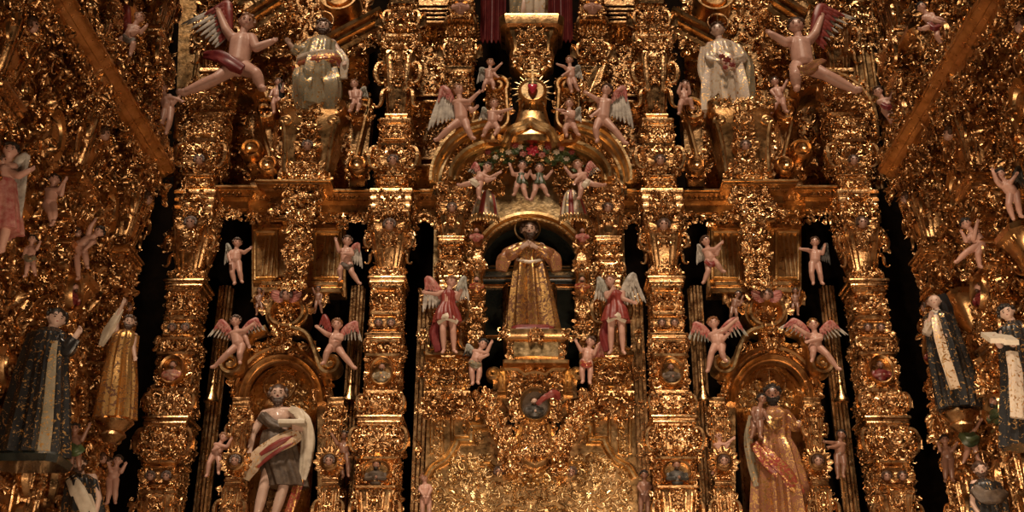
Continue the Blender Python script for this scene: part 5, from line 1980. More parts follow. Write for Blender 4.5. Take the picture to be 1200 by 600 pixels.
# ================================================================ SIDE ALTARPIECES
def side(sg):
    sd = SIDE[sg]
    rz = PI / 2 if sg < 0 else -PI / 2
    zref = lambda py: at(617, py, -.3)[2]
    a3 = lambda Yw: (sg * (W_SIDE + .28), Yw)
    tags = ['beside the dark corner gap', 'behind the middle statues', 'close to the picture edge']
    for i, Yw in enumerate((-1.15, -2.9, -5.15)):
        st = [(a - (8 if i == 1 else 0), b - (8 if i == 1 else 0), k, w1 * 1.05, w2 * 1.05) for a, b, k, w1, w2 in (OUTER if i != 1 else INNER)]
        st[-1] = (st[-1][0], 700, 'taper', st[-1][3], st[-1][4])
        x, y = a3(Yw)
        pilaster('gilded tapering pilaster of the %s side altarpiece, %s' % (sd, tags[i]), 0, 0, st, 300, [('red_dark', 'hair_brown', 'skin'), ('green', 'hair_dark', 'skin_brown')], [(190, 6, 26), (265, 7, 28)], rz, (x, y), zref=zref, size=.12)
    # carved boards between them
    for i, (ya, yb) in enumerate(((-.75, -1.6 + .0), (-1.45, -2.6), (-3.2, -4.85), (-5.45, -7.6))):
        if i == 0:
            continue
        yc = (ya + yb) / 2
        L = abs(ya - yb)
        zb = zref(700)
        zt = zref(-140)
        where = ['', 'next to the dark corner gap', 'behind the large robed statue', 'at the picture edge'][i]
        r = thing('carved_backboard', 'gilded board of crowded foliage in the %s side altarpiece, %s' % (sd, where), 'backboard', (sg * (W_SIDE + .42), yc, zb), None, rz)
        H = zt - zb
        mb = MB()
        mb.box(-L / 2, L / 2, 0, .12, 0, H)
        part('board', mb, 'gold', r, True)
        zl = lambda py: zref(py) - zb
        fo, ft = MB(), MB()
        foliage(fo, -L / 2, L / 2, zl(680), zl(215), lambda a, z: .05 + .10 * (1 + math.sin(a * 5 + z * 3.1)), .155, 1.0, tilt=.6)
        foliage(ft, -L / 2, L / 2, zl(160), zl(-130), lambda a, z: .05 + .10 * (1 + math.sin(a * 4 + z * 2.7)), .155, 1.0, tilt=.6)
        part('lower_leaf_carving', fo, 'gold', r, True)
        part('upper_leaf_carving', ft, 'gold', r, True)
        # plain shapes among the leaves: consoles, ovals and fluted corbels
        k = 0
        for py in (40, 120, 300, 410, 520):
            xq = (-.22 if k % 2 else .2) * L
            z = zl(py)
            cb = MB()
            if k % 2 == 0:
                cb.lathe_y((xq, -.12, z), [(.01, .14), (.10, .12), (.14, .05), (.18, .12), (.24, .14), (.27, .05), (.27, -.12)], 28, 1, 1.3)
                part('oval_boss', cb, 'gold_smooth', r, True)
            else:
                cb.stack([(z - .3, .08, .1), (z - .2, .14, .18), (z, .2, .26), (z + .1, .26, .32), (z + .13, .3, .36), (z + .2, .3, .36)], xq, -.02, .3)
                for t in np.linspace(-.16, .16, 5):
                    cb.tube([(xq + t * .5, -.14, z - .24), (xq + t * .8, -.24, z), (xq + t, -.32, z + .1)], [.015, .025, .03], 6)
                part('fluted_corbel', cb, 'gold_smooth', r, True)
            k += 1
    # long entablature that runs back along the wall
    z0, z1 = zref(232), zref(196)
    r = thing('entablature', 'long dark gilded entablature running towards the viewer along the %s side altarpiece' % sd, 'entablature', (sg * W_SIDE, -3.6, z0))
    mb = MB()
    ys = [-.55, -7.4]
    path = [(sg * (W_SIDE + .05), ys[0]), (sg * (W_SIDE + .05), ys[1])]
    if sg < 0:
        path = path[::-1]
        path = [(x, y) for x, y in path]
    # the outside of the moulding must face the chapel
    P = path if sg > 0 else path
    prof = entab_prof(.8, z0)
    if sg > 0:
        P = [(sg * (W_SIDE + .05), ys[0]), (sg * (W_SIDE + .05), ys[1])]
    else:
        P = [(sg * (W_SIDE + .05), ys[1]), (sg * (W_SIDE + .05), ys[0])]
    mb.cornice(prof, P)
    part('cornice_moulding', mb, 'gold_smooth', r)
    fo = MB()
    f = 'right' if sg < 0 else 'left'
    # foliage on a wall that faces +x (left wall) or -x (right wall)
    lo, hi = (ys[1], ys[0]) if sg < 0 else (-ys[0], -ys[1])
    foliage(fo, lo, hi, z0 + .34, z0 + .55, -W_SIDE + .12, .13, 1.0, face=f, sym=False)
    foliage(fo, lo, hi, z0 - .22, z0 - .02, -W_SIDE + .06, .13, 1.0, face=f, sym=False)
    part('leaf_carving', fo, 'gold', r)


side(-1)
side(1)
# ================================================================ STATUES
# central saint with crossed hands
Y = -.12
f = figure('saint_statue', 'central bearded saint in brown and gold robe, hands crossed on the breast, ring halo', 'statue',
           'h 620,271 n 620,285 p 621,326 a 594,303,3 b 614,288,13 c 647,302,3 d 627,289,14 e 612,356,2 f 611,383 i 632,356,2 j 633,383',
           9.6, Y, ADULT, .05, .12, 'skin_pale', 'hair_brown', bald=True, beard='hair_brown', root_at=(at(622, 390, Y)[0], Y, at(622, 390, Y)[2]))
robe(f, [(284, 620, 8, .8), (289, 620, 19, .62), (298, 620.5, 19, .62), (305, 620.5, 15, .7), (318, 621, 17, .75), (345, 622, 20.5, .75), (370, 623, 23, .72), (388, 624, 24, .7)], 'robe_gold', folds=8, amp=(.015, .22), label='brown and gold brocade habit', seed=4)
for pts, rad in (([(604, 291, 2), (594, 300, 3), (588, 312, 2)], [6, 8, 9, 10]), ([(637, 291, 2), (647, 300, 3), (652, 312, 2)], [6, 8, 9, 10])):
    s = 1 if pts[0][0] > 620 else -1
    drape(f, 'sleeve', [(620 + s * 14, 291, 2), (620 + s * 24, 298, 4), (620 + s * 19, 297, 10), (620 + s * 10, 291, 12)], [6, 8, 6.5, 4.5], 'robe_copper', .8, 14, .08, 3, label='wide sleeve')
    drape(f, 'sleeve_cuff', [(620 + s * 20, 297, 5), (620 + s * 29, 304, 5), (620 + s * 32.5, 318, 4)], [7, 8.5, 6], 'robe_copper', .55, 14, .1, 4, label='hanging cuff of the sleeve')
drape(f, 'cord_belt', [(606, 304, 6), (613, 306, 12), (621, 307, 13), (629, 306, 12), (635, 304, 6)], [1.8, 2, 2.2, 2, 1.8], 'robe_white', .8, 8, .1, 3, label='white cord belt')
drape(f, 'collar', [(611, 288, 4), (616, 292, 9), (620.5, 295, 11), (625, 292, 9), (630, 288, 4)], [2.2, 2.2, 2, 2.2, 2.2], 'gold_pale', .6, 8, 0, label='gilded collar')
halo(f, 618, 269, 14.5, 'gold_pale')
pb = MB()
p = at(624, 391, Y)
m = mpp(389, Y)
pb.stack([(p[2] - .04, 27 * m, .31), (p[2] - .01, 26 * m, .30), (p[2] + .035, 24 * m, .27)], p[0], Y, .3)
part('plinth', pb, 'red_dark', f['root'], label='dark red plinth')

# seated saint of the left upper storey
Y = -.15
f = figure('saint_statue', 'seated saint in grey-green robe with white and red mantle, upper left of the altarpiece', 'statue',
           'h 379,33 n 377,46 p 371,88 a 347,62,6 b 340,52,12 c 398,62,5 d 402,72,10 e 360,92,18 f 360,124,12 i 384,94,18 j 386,124,12',
           9.2, Y, ADULT, .1, .1, 'skin_pale', 'hair_brown', beard='hair_brown', root_at=(at(370, 131, Y)[0], Y, at(370, 131, Y)[2]))
robe(f, [(45, 377, 9, .8), (52, 376, 19, .65), (68, 373, 22, .7, 1), (84, 372, 24, .85, 3), (96, 372, 26, 1.0, 6), (112, 372, 25, .9, 6), (131, 371, 25, .85, 5)], 'robe_grey', folds=8, amp=(.03, .16), label='grey-green brocade robe', seed=8)
for s_ in (-1, 1):
    drape(f, 'robe_leg', [(371 + s_ * 7, 92, 10), (372 + s_ * 15, 98, 24), (372 + s_ * 16, 129, 15)], [10, 11, 9], 'robe_grey', .85, 24, .12, 5, label='robe drawn over the bent leg')
drape(f, 'mantle', [(350, 76, 12), (360, 74, 18), (376, 70, 19), (392, 69, 14), (400, 78, 8)], [5, 6, 6.5, 6, 4], 'robe_redgold', .6, label='red and gold mantle band')
drape(f, 'mantle_lining', [(349, 69, 12), (362, 65, 17), (376, 62, 18), (391, 62, 14)], [4, 5, 5, 3.5], 'robe_white', .6, label='white turned edge of the mantle')
drape(f, 'mantle_fold', [(349, 78, 12), (352, 100, 14), (349, 126, 12)], [6, 7, 6], 'robe_redgold', .6, label='red and gold mantle fold')
drape(f, 'sleeve', [(395, 60, 6), (402, 72, 9), (403, 92, 8)], [5, 6, 4], 'robe_white', .5, label='white hanging sleeve')
drape(f, 'sleeve', [(363, 53, 4), (350, 60, 6), (343, 55, 11)], [6, 6.5, 5], 'robe_grey', .8, label='grey-green sleeve')
halo(f, 378, 25, 13, 'gold')

# standing saint of the right upper storey
f = figure('saint_statue', 'standing beardless saint in white robe with red flowers, upper right of the altarpiece', 'statue',
           'h 841,36 n 843,49 p 850,88 a 834,68,8 b 846,72,16 c 868,68,8 d 855,71,16 e 843,110,3 f 843,128 i 858,110,3 j 859,128',
           8.8, Y, ADULT, -.25, .05, 'skin_pale', 'hair_brown', root_at=(at(850, 133, Y)[0], Y, at(850, 133, Y)[2]))
robe(f, [(49, 844, 9, .8), (55, 846, 19, .62), (68, 848, 22, .66), (84, 850, 23, .66), (105, 851, 26, .68), (133, 853, 27, .68)], 'robe_white', folds=9, amp=(.02, .15), label='white brocade robe', seed=11)
drape(f, 'cape', [(825, 56, 4), (823, 80, 3), (828, 104, 3), (832, 128, 2)], [4, 5, 5.5, 5], 'robe_white', .7, label='white cape')
drape(f, 'cape', [(866, 56, 4), (876, 74, 3), (878, 100, 3), (879, 124, 2)], [4, 5.5, 6, 5], 'robe_grey', .7, label='grey cape')
fl = MB()
for x, y, q in ((852, 70, 5), (846, 66, 4), (858, 76, 4), (850, 79, 3.5)):
    p = at(x, y, Y - 27 * f['m'])
    put(fl, 'ros', p[0], p[1], p[2], q * 2 * f['m'], q)
part('red_flowers', fl, 'red', f['root'], label='red flowers on the white robe')
drape(f, 'flower_apron', [(842, 62, 14), (852, 70, 17), (856, 82, 17)], [6, 8, 6], 'robe_flower', .5, label='gathered cloth with red flowers')
for s in (-1, 1):
    drape(f, 'sleeve', [(848 + s * 15, 55, 4), (851 + s * 18, 68, 8), (851 + s * 6, 72, 14)], [5.5, 6, 4], 'robe_white', .8)
halo(f, 841, 27, 12, 'gold')

# bearded saint with the book
Y = .12
f = figure('saint_statue', 'bearded bare-legged saint with a book and a red-striped white cloak in the left niche', 'statue',
           'h 326,463 n 326,479 p 326,541 a 296,508,4 b 293,528,12 c 358,504,6 d 348,502,18 e 309,572,7 f 299,612,5 i 332,572,8 j 319,612,5',
           11, Y, ADULT, .15, .1, 'skin_pale', 'hair_brown', bald=True, beard='hair_brown', root_at=(at(322, 622, Y)[0], Y, at(322, 622, Y)[2]))
robe(f, [(505, 326, 17, .62), (513, 326, 19, .66), (530, 327, 22, .7), (548, 331, 24, .72), (562, 335, 24, .7), (571, 337, 23, .68)], 'grey_brown', 'tunic', folds=7, amp=(.04, .10), label='grey-brown fur tunic', seed=3)
drape(f, 'shoulder_strap', [(306, 487, 6), (318, 496, 12), (330, 500, 12)], [6, 5, 5], 'grey_brown', .6, label='fur strap')
drape(f, 'cloak', [(350, 508, 14), (338, 514, 19), (322, 522, 20), (306, 533, 18), (294, 548, 14), (288, 562, 10)], [7, 9, 9, 8.5, 8, 4], 'cloak_stripe', .5, 16, .16, 5, label='white and gold cloak swept across the hips')
drape(f, 'red_stripe', [(346, 511, 19), (332, 516, 24), (318, 524, 25), (305, 533, 23)], [2, 3.6, 3.6, 2], 'red', .5, 8, .1, 3, label='red stripe of the cloak')
drape(f, 'red_stripe', [(343, 519, 22), (328, 527, 26), (314, 537, 24), (302, 548, 21)], [1.2, 2.2, 2.2, 1.4], 'red', .5, 8, .1, 3, label='red stripe of the cloak')
drape(f, 'cloak_fall', [(349, 484, 6), (357, 494, 10), (361, 515, 10), (359, 540, 8), (354, 562, 6)], [5, 7, 7, 6.5, 4], 'white', .6, 16, .18, 5, label='white cloak hanging from the arm')
drape(f, 'cloak_shoulder', [(340, 480, 2), (350, 484, 8), (354, 494, 12)], [4, 6, 5], 'white', .7, label='white cloak on the shoulder')
drape(f, 'cloak_tail', [(352, 560, 6), (346, 580, 6), (338, 604, 5)], [4, 5, 5], 'robe_redgold', .6, label='red and gold cloak tail')
bk = MB()
p = at(343, 496, Y - 22 * f['m'])
m = f['m']
bk.stack([(p[2] - 2.6 * m, 15 * m, .10), (p[2] - 1.8 * m, 15.4 * m, .105), (p[2] + 1.8 * m, 15.4 * m, .105), (p[2] + 2.6 * m, 15 * m, .10)], p[0], p[1], .05)
part('book', bk, 'book_page', f['root'], label='closed ivory book resting on the hand')
halo(f, 328, 453, 18, 'gold')
pl = MB()
p = at(315, 622, Y)
pl.stack([(p[2] - .16, .42, .3), (p[2] - .1, .4, .28), (p[2], .34, .25)], p[0], Y, .3)
part('plinth', pl, 'gold', f['root'])

# dark gilt saint in the right niche
f = figure('saint_statue', 'dark copper-robed saint with infant at the shoulder, arm stretched aside, in the right niche', 'statue',
           'h 905,463 n 906,480 p 912,545 a 882,508,4 b 890,494,10 c 930,499,4 d 948,498,8 e 905,580,4 f 903,618 i 924,580,4 j 926,618',
           10.5, Y, ADULT, -.2, .1, 'skin_brown', 'hair_dark', beard='hair_dark', root_at=(at(912, 624, Y)[0], Y, at(912, 624, Y)[2]))
robe(f, [(478, 906, 9, .8), (486, 907, 21, .62), (500, 907, 19, .68), (514, 908, 17, .72), (526, 909, 22, .75), (552, 912, 27, .75), (585, 916, 31, .72), (624, 919, 34, .7)], 'robe_copper', folds=9, amp=(.02, .14), label='copper brocade robe', seed=6)
drape(f, 'breastplate', [(897, 490, 9), (906, 497, 13), (916, 490, 9)], [5, 7, 5], 'robe_gold', .6, label='gilded breast of the robe')
drape(f, 'mantle', [(884, 520, 10), (900, 538, 20), (920, 556, 21), (938, 580, 16)], [6, 9, 9, 7], 'robe_redgold', .45, 16, .18, 5, label='red and gold mantle slanting across the knees')
drape(f, 'mantle_edge', [(881, 488, 4), (877, 510, 4), (880, 540, 4), (888, 570, 4)], [4, 4.5, 4.5, 4], 'robe_grey', .6, label='grey mantle edge')
drape(f, 'sleeve', [(922, 487, 3), (930, 498, 6), (940, 499, 8)], [6, 6.5, 5], 'robe_copper', .8)
drape(f, 'sleeve', [(892, 488, 3), (884, 505, 6), (889, 497, 10)], [6, 6.5, 5], 'robe_copper', .8)
halo(f, 902, 449, 18, 'gold')
f2 = figure('infant_statue', 'small dark infant leaning on the shoulder of the copper-robed saint', 'statue',
            'h 893,468 n 890,478 p 887,493 a 882,484,6 b 884,491,8 c 896,484,6 d 899,490,8 e 883,502,6 f 881,511,5 i 891,502,6 j 891,511,5', 6, Y - .16, PUTTO, .3, 0, 'skin_brown', 'hair_dark')
pl = MB()
p = at(915, 626, Y)
pl.stack([(p[2] - .16, .42, .3), (p[2] - .1, .4, .28), (p[2], .34, .25)], p[0], Y, .3)
part('plinth', pl, 'gold', f['root'])

# cropped statue at the very top
Y = -.08
f = figure('saint_statue', 'robed statue cut by the top edge of the picture, grey-white robe with bare foot', 'statue',
           'h 622,-72 n 622,-58 p 622,-20 a 600,-38,4 b 606,-20,10 c 645,-38,4 d 640,-20,10 e 614,5,8 f 610,30,8 i 630,5,6 j 632,30,6',
           9, Y, ADULT, 0, .1, 'skin_pale', 'hair_brown', beard='hair_brown', root_at=(at(621, 36, Y)[0], Y, at(621, 36, Y)[2]))
robe(f, [(-59, 622, 9, .8), (-52, 622, 20, .64), (-30, 622, 20, .7), (-10, 621, 19, .74), (10, 621, 18, .74), (26, 621, 16, .72), (34, 621, 15, .7)], 'robe_white', folds=7, amp=(.02, .16), seed=9, label='grey-white robe')
drape(f, 'mantle', [(604, -30, 6), (606, 0, 8), (604, 20, 7), (609, 33, 6)], [6, 8, 7, 4], 'robe_grey', .7)

# ---------------------------------------------------------------- red angels at the central niche
Y = -.42
f = figure('angel_statue', 'winged angel in red tunic left of the central niche, arm stretched to the left', 'statue',
           'h 529,331 n 526,341 p 524,362 a 513,345,3 b 500,343,8 c 536,350,6 d 539,344,10 e 519,388,5 f 520,410,2 i 531,388,5 j 532,410,2',
           6.8, Y, ADULT, .5, 0, 'skin', 'hair_auburn', root_at=(at(525, 417, Y)[0], Y, at(525, 417, Y)[2]))
robe(f, [(341, 526, 6, .8), (345, 526, 9, .7), (355, 525, 8, .75), (361, 524, 11, .8), (370, 524, 14, .85), (378, 524, 15, .85)], 'red', 'tunic', folds=6, amp=(.03, .14), label='red tunic', seed=2)
drape(f, 'tunic_lining', [(513, 378, 5), (524, 371, 12), (536, 378, 5)], [2.5, 4, 2.5], 'white', .5, label='white lining')
drape(f, 'cloak', [(514, 372, -4), (509, 392, -4), (514, 412, -4)], [4, 5.5, 4], 'red_dark', .6, label='wine red cloak behind')
wing(f, (518, 344), (501, 326), (496, 362), 'feather_pink', 'feather_white')
wing(f, (534, 342), (544, 325), (549, 350), 'feather_grey', 'feather_white')
f = figure('angel_statue', 'winged angel in a red tunic right of the central niche, forearm laid across the breast', 'statue',
           'h 715,330 n 720,341 p 722,364 a 711,348,7 b 717,340,11 c 730,350,8 d 741,354,10 e 716,390,5 f 716,411,2 i 729,390,5 j 730,411,2',
           6.8, Y, ADULT, -.4, 0, 'skin', 'hair_auburn', root_at=(at(722, 418, Y)[0], Y, at(722, 418, Y)[2]))
robe(f, [(341, 720, 6, .8), (345, 721, 10, .7), (354, 721, 9, .75), (361, 722, 12, .8), (370, 722, 14, .85), (377, 722, 15, .85)], 'red', 'tunic', folds=6, amp=(.03, .14), label='red tunic', seed=5)
drape(f, 'tunic_lining', [(712, 377, 5), (722, 370, 12), (733, 377, 5)], [2.5, 4, 2.5], 'white', .5, label='white lining')
drape(f, 'cloak', [(712, 374, -4), (708, 392, -4), (712, 412, -4)], [3.5, 5, 4], 'red_dark', .6, label='wine red cloak behind')
wing(f, (713, 343), (702, 326), (697, 350), 'feather_grey', 'feather_white')
wing(f, (728, 343), (742, 322), (756, 352), 'feather_white', 'feather_white')

# ---------------------------------------------------------------- large reclining angels of the upper storey
Y = -.45
f = figure('reclining_angel', 'large bare-chested angel with red wing lying on the pediment left of the seated saint', 'statue',
           'h 289,27 n 284,41 p 279,80 a 265,35,2 b 257,16,2 c 300,56,8 d 318,49,8 e 254,92,8 f 216,108,4 i 300,86,12 j 306,102,8',
           9.8, Y, PUTTO, .25, .05, 'skin', 'hair_auburn', fat=1.28)
drape(f, 'loincloth', [(241, 64, -2), (256, 66, 8), (270, 74, 12), (284, 82, 11)], [5, 8, 8, 6], 'red_dark', .7, label='wine red cloth round the hips')
wing(f, (270, 34), (266, 4), (216, 26), 'red', 'feather_white', n=9)
f = figure('reclining_angel', 'large bare-chested angel with red wing lying on the pediment right of the white-robed saint', 'statue',
           'h 933,31 n 936,45 p 941,79 a 921,50,6 b 904,40,8 c 955,40,2 d 962,22,0 e 932,88,12 f 934,102,8 i 968,88,8 j 1001,105,4',
           9.6, Y, PUTTO, -.2, .05, 'skin', 'hair_brown', fat=1.28)
drape(f, 'loincloth', [(930, 79, 6), (938, 83, 13), (949, 81, 12), (957, 76, 5), (966, 72, -2)], [4, 7, 7, 6, 4], 'robe_copper', .7, label='copper cloth round the hips')
wing(f, (952, 40), (962, 8), (1000, 20), 'red', 'feather_white', n=9)
# ---------------------------------------------------------------- putti around the hood
PT = []


def putto(label, spec, hr, Y, wings=(), look=0.0, skin='skin', hair='hair_auburn', cloth=None, kind=PUTTO, nod=0.0, group=None):
    f = figure('putto', label, 'putto', spec, hr, Y, kind, look, nod, skin, hair, group=group)
    for w in wings:
        wing(f, *w[:3], *(w[3:] or ()))
    if cloth:
        drape(f, 'loincloth', *cloth)
    return f


putto('large winged putto leaning on the quarter-arch left of the flaming heart',
      'h 537,106 n 539,117 p 541,143 a 550,119,8 b 559,110,10 c 553,130,6 d 557,127,9 e 526,151,8 f 513,163,6 i 548,152,8 j 553,161,6', 7, -.40,
      [((531, 114), (519, 103), (503, 148))], .7)
putto('large winged putto holding a gilded palm right of the flaming heart',
      'h 711,106 n 708,116 p 706,142 a 699,116,8 b 689,110,10 c 700,132,4 d 695,135,6 e 698,152,8 f 700,164,6 i 720,152,8 j 732,167,6', 7, -.40,
      [((718, 113), (731, 103), (741, 146))], -.5, hair='hair_brown')
putto('small putto perched high on the bracket left of the flaming heart',
      'h 575,74 n 574,81 p 573,95 a 580,82,4 b 586,76,6 c 580,88,4 d 583,90,7 e 568,99,5 f 566,106,3 i 578,98,6 j 578,103,6', 4.6, -.22,
      [((571, 83), (563, 80), (559, 96), 'feather_grey')], .4)
putto('small putto perched high on the bracket right of the flaming heart',
      'h 667,71 n 668,79 p 669,93 a 661,78,4 b 655,76,6 c 664,86,5 d 660,88,8 e 668,100,6 f 670,107,4 i 674,98,6 j 677,105,4', 4.6, -.22,
      [((672, 81), (679, 77), (683, 92), 'feather_grey')], -.4)
putto('small putto sitting low on the rounded block left of the flaming heart',
      'h 579,122 n 578,130 p 577,146 a 587,131,5 b 597,128,8 c 586,140,4 d 588,137,8 e 569,152,8 f 567,158,6 i 584,151,8 j 580,157,8', 5.4, -.42,
      [((572, 132), (566, 126), (561, 140), 'feather_grey')], .3)
putto('small putto sitting low on the rounded block right of the flaming heart',
      'h 667,122 n 667,130 p 668,146 a 660,130,5 b 655,129,8 c 672,136,6 d 662,133,9 e 662,152,8 f 664,158,7 i 674,151,8 j 677,157,6', 5.4, -.42,
      [((673, 132), (680, 126), (681, 142), 'feather_grey')], -.3)
putto('flying putto with grey-pink wing reaching to the flower swag from the left',
      'h 571,197 n 567,204 p 560,213 a 574,209,6 b 584,203,8 c 570,212,8 d 577,210,10 e 550,215,4 f 540,217,2 i 561,223,8 j 561,231,6', 5.8, -.42,
      [((563, 202), (557, 191), (549, 200), 'feather_pink', 'feather_grey')], .5, hair='hair_brown', cloth=([(552, 211, 4), (556, 214, 9), (560, 218, 8)], [3, 3.5, 3], 'white'))
putto('flying putto with pink wing reaching to the flower swag from the right',
      'h 677,194 n 680,203 p 683,213 a 670,207,6 b 664,199,8 c 676,211,9 d 674,214,10 e 681,223,8 f 679,231,6 i 695,216,4 j 706,217,2', 5.8, -.42,
      [((686, 201), (692, 190), (703, 199), 'feather_pink', 'feather_white')], -.4, cloth=([(690, 212, 4), (687, 215, 9), (683, 219, 8)], [3, 3.5, 3], 'white'))
for lb, dx, sp in (('left one of the two green-clad putti dangling their feet under the flower swag', 0,
                    'h 612,195 n 611,203 p 610,215 a 601,204,5 b 598,195,7 c 617,208,6 d 620,203,9 e 605,220,9 f 603,227,7 i 614,223,10 j 617,232,9'),
                   ('right one of the two green-clad putti dangling their feet under the flower swag', 0,
                    'h 632,198 n 632,205 p 631,216 a 626,209,6 b 623,205,9 c 640,209,5 d 645,203,8 e 627,224,10 f 623,233,9 i 638,221,9 j 641,228,7')):
    f = figure('putto', lb, 'putto', sp, 5.4, -.40, PUTTO, .1, .2, 'skin', 'hair_brown')
    x = 611 if 'left one' in lb else 632
    robe(f, [(204, x, 5, .8), (210, x, 6.5, .8), (218, x, 8.5, .9)], 'green', 'tunic', folds=5, amp=(.03, .12), label='dark green tunic', n=40)

# palm leaf of the right hood putto
p0, p1 = at(689, 113, -.46), at(703, 80, -.40)
r = thing('palm_leaf', 'tall gilded palm leaf held up by the large putto right of the flaming heart', 'palm', p0)
mb = MB()
mb.tube([p0, (p0 + p1) / 2, p1], [.015, .012, .006], 6)
for i in range(12):
    for s in (-1, 1):
        t = .25 + .7 * i / 12
        b = p0 * (1 - t) + p1 * t
        blade(mb, b, b + np.array([s * .13 * (1 - .5 * t) + .04, -.02, .13]), .014, .5)
part('fronds', mb, 'gold', r)

# ---------------------------------------------------------------- putti beside the backboards
putto('standing winged putto left of the backboard above the bearded saint, half in shadow',
      'h 278,285 n 277,293 p 276,308 a 268,299,5 b 270,307,8 c 286,296,7 d 292,292,9 e 272,320,4 f 275,331,2 i 281,319,4 j 283,329,2', 5.6, -.12,
      [((272, 294), (266, 286), (263, 308), 'feather_grey', 'feather_white')], .3, hair='hair_brown')
putto('standing white-winged putto with one hand raised, beside the tall pilaster left of the central bay',
      'h 407,283 n 405,291 p 406,309 a 397,294,6 b 394,283,8 c 413,298,6 d 404,297,10 e 398,317,9 f 399,326,6 i 412,319,7 j 420,331,4', 6, -.18,
      [((411, 291), (420, 286), (424, 312), 'feather_pink', 'feather_white')], .1, hair='hair_brown', cloth=([(400, 309, 6), (407, 313, 9), (413, 311, 5)], [2.5, 3, 2.5], 'grey_brown'))
putto('leaping putto with white wing, beside the tall pilaster right of the central bay',
      'h 827,283 n 830,291 p 833,306 a 838,292,7 b 844,286,9 c 840,298,6 d 842,294,9 e 830,318,6 f 825,330,4 i 841,310,9 j 846,317,6', 6, -.18,
      [((824, 293), (818, 287), (817, 308), 'feather_white', 'feather_white')], .4, hair='hair_brown', cloth=([(827, 306, 6), (834, 310, 9), (840, 307, 6)], [2.5, 3, 2.5], 'red'))
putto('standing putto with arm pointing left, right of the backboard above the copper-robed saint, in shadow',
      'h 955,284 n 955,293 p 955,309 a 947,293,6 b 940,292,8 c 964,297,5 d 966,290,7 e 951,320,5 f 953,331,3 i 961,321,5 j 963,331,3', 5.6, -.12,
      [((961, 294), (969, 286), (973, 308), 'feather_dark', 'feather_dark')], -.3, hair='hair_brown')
# angels on the niche pediments
putto('pink-winged putto with spread arms sitting on the left volute of the left niche',
      'h 276,377 n 277,387 p 280,406 a 286,388,6 b 295,381,7 c 288,396,4 d 291,404,5 e 267,414,8 f 252,429,4 i 281,415,9 j 281,423,6', 6.6, -.32,
      [((271, 388), (259, 376), (244, 393), 'feather_pink', 'feather_white'), ((285, 385), (300, 374), (310, 386), 'feather_pink', 'feather_white')], -.1, hair='hair_brown')
putto('pink-winged putto with bent arm sitting on the right volute of the left niche',
      'h 395,381 n 394,391 p 392,407 a 382,391,6 b 374,385,8 c 400,397,8 d 393,396,11 e 383,413,10 f 380,424,7 i 402,416,9 j 414,430,6', 6.8, -.32,
      [((400, 388), (417, 378), (423, 398), 'feather_pink', 'feather_white'), ((388, 386), (380, 370), (372, 384), 'red', 'feather_grey')], -.05, hair='hair_auburn')
putto('putto raising one arm on the left volute of the right niche, pink-grey wings',
      'h 836,379 n 838,389 p 842,405 a 850,386,6 b 861,376,8 c 847,398,6 d 851,394,9 e 834,413,8 f 830,433,5 i 846,413,9 j 849,421,7', 6.8, -.32,
      [((832, 390), (815, 379), (806, 398), 'feather_pink', 'feather_grey'), ((845, 386), (862, 374), (876, 392), 'feather_pink', 'feather_grey')], -.1, hair='hair_auburn')
putto('gold-haired putto with spread pink wings on the right volute of the right niche',
      'h 953,381 n 955,391 p 956,407 a 944,391,6 b 934,384,8 c 962,397,7 d 948,400,8 e 953,413,9 f 952,421,8 i 969,415,8 j 981,431,5', 6.6, -.32,
      [((948, 388), (930, 375), (914, 384), 'feather_pink', 'feather_white'), ((961, 387), (974, 377), (993, 391), 'feather_pink', 'feather_white')], -.1, hair='gold')
# small putti in the dark gaps lower down
putto('rosy putto holding a round medallion beside the slim pilaster left of the bearded saint',
      'h 262,513 n 258,520 p 253,534 a 266,524,6 b 270,516,8 c 250,528,5 d 256,525,8 e 245,543,5 f 243,556,3 i 257,544,5 j 256,553,3', 5.4, -.1, (), .4)
putto('brown-skinned putto with both arms raised beside the slim pilaster right of the bearded saint',
      'h 404,511 n 403,519 p 403,533 a 395,520,5 b 390,511,7 c 411,520,5 d 416,512,7 e 399,545,5 f 402,557,3 i 408,545,5 j 408,556,3', 5.4, -.1, (), 0, 'skin_brown', 'hair_dark')
putto('rosy putto reaching to the right beside the slim pilaster left of the copper-robed saint',
      'h 842,511 n 843,519 p 845,534 a 851,521,6 b 858,515,8 c 850,527,5 d 853,522,8 e 840,543,6 f 836,553,4 i 850,543,6 j 852,551,4', 5.6, -.1, (), .5)
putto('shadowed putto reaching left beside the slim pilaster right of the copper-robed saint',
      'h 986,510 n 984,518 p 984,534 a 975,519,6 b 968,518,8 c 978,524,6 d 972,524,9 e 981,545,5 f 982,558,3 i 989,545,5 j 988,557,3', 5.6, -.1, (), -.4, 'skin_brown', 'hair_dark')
# putti clinging under the central niche
putto('twisting putto with striped wing under the left edge of the central niche',
      'h 566,404 n 562,411 p 557,425 a 570,414,6 b 575,403,8 c 562,420,8 d 569,417,10 e 553,437,6 f 554,448,4 i 562,436,7 j 560,447,5', 6, -.3,
      [((557, 413), (548, 404), (543, 416), 'feather_grey', 'feather_dark')], .3, hair='hair_dark', cloth=([(551, 424, 5), (557, 428, 9), (563, 427, 6)], [3, 3.5, 3], 'robe_grey'))
putto('twisting putto with pink wing under the right edge of the central niche',
      'h 692,401 n 690,409 p 687,424 a 681,411,7 b 676,402,9 c 696,415,6 d 699,408,9 e 682,436,6 f 683,446,4 i 692,436,7 j 691,447,5', 6, -.3,
      [((696, 411), (704, 402), (708, 418), 'feather_pink', 'feather_pink')], -.3, hair='hair_brown', cloth=([(681, 424, 5), (687, 428, 9), (693, 427, 6)], [3, 3.5, 3], 'robe_redgold'))
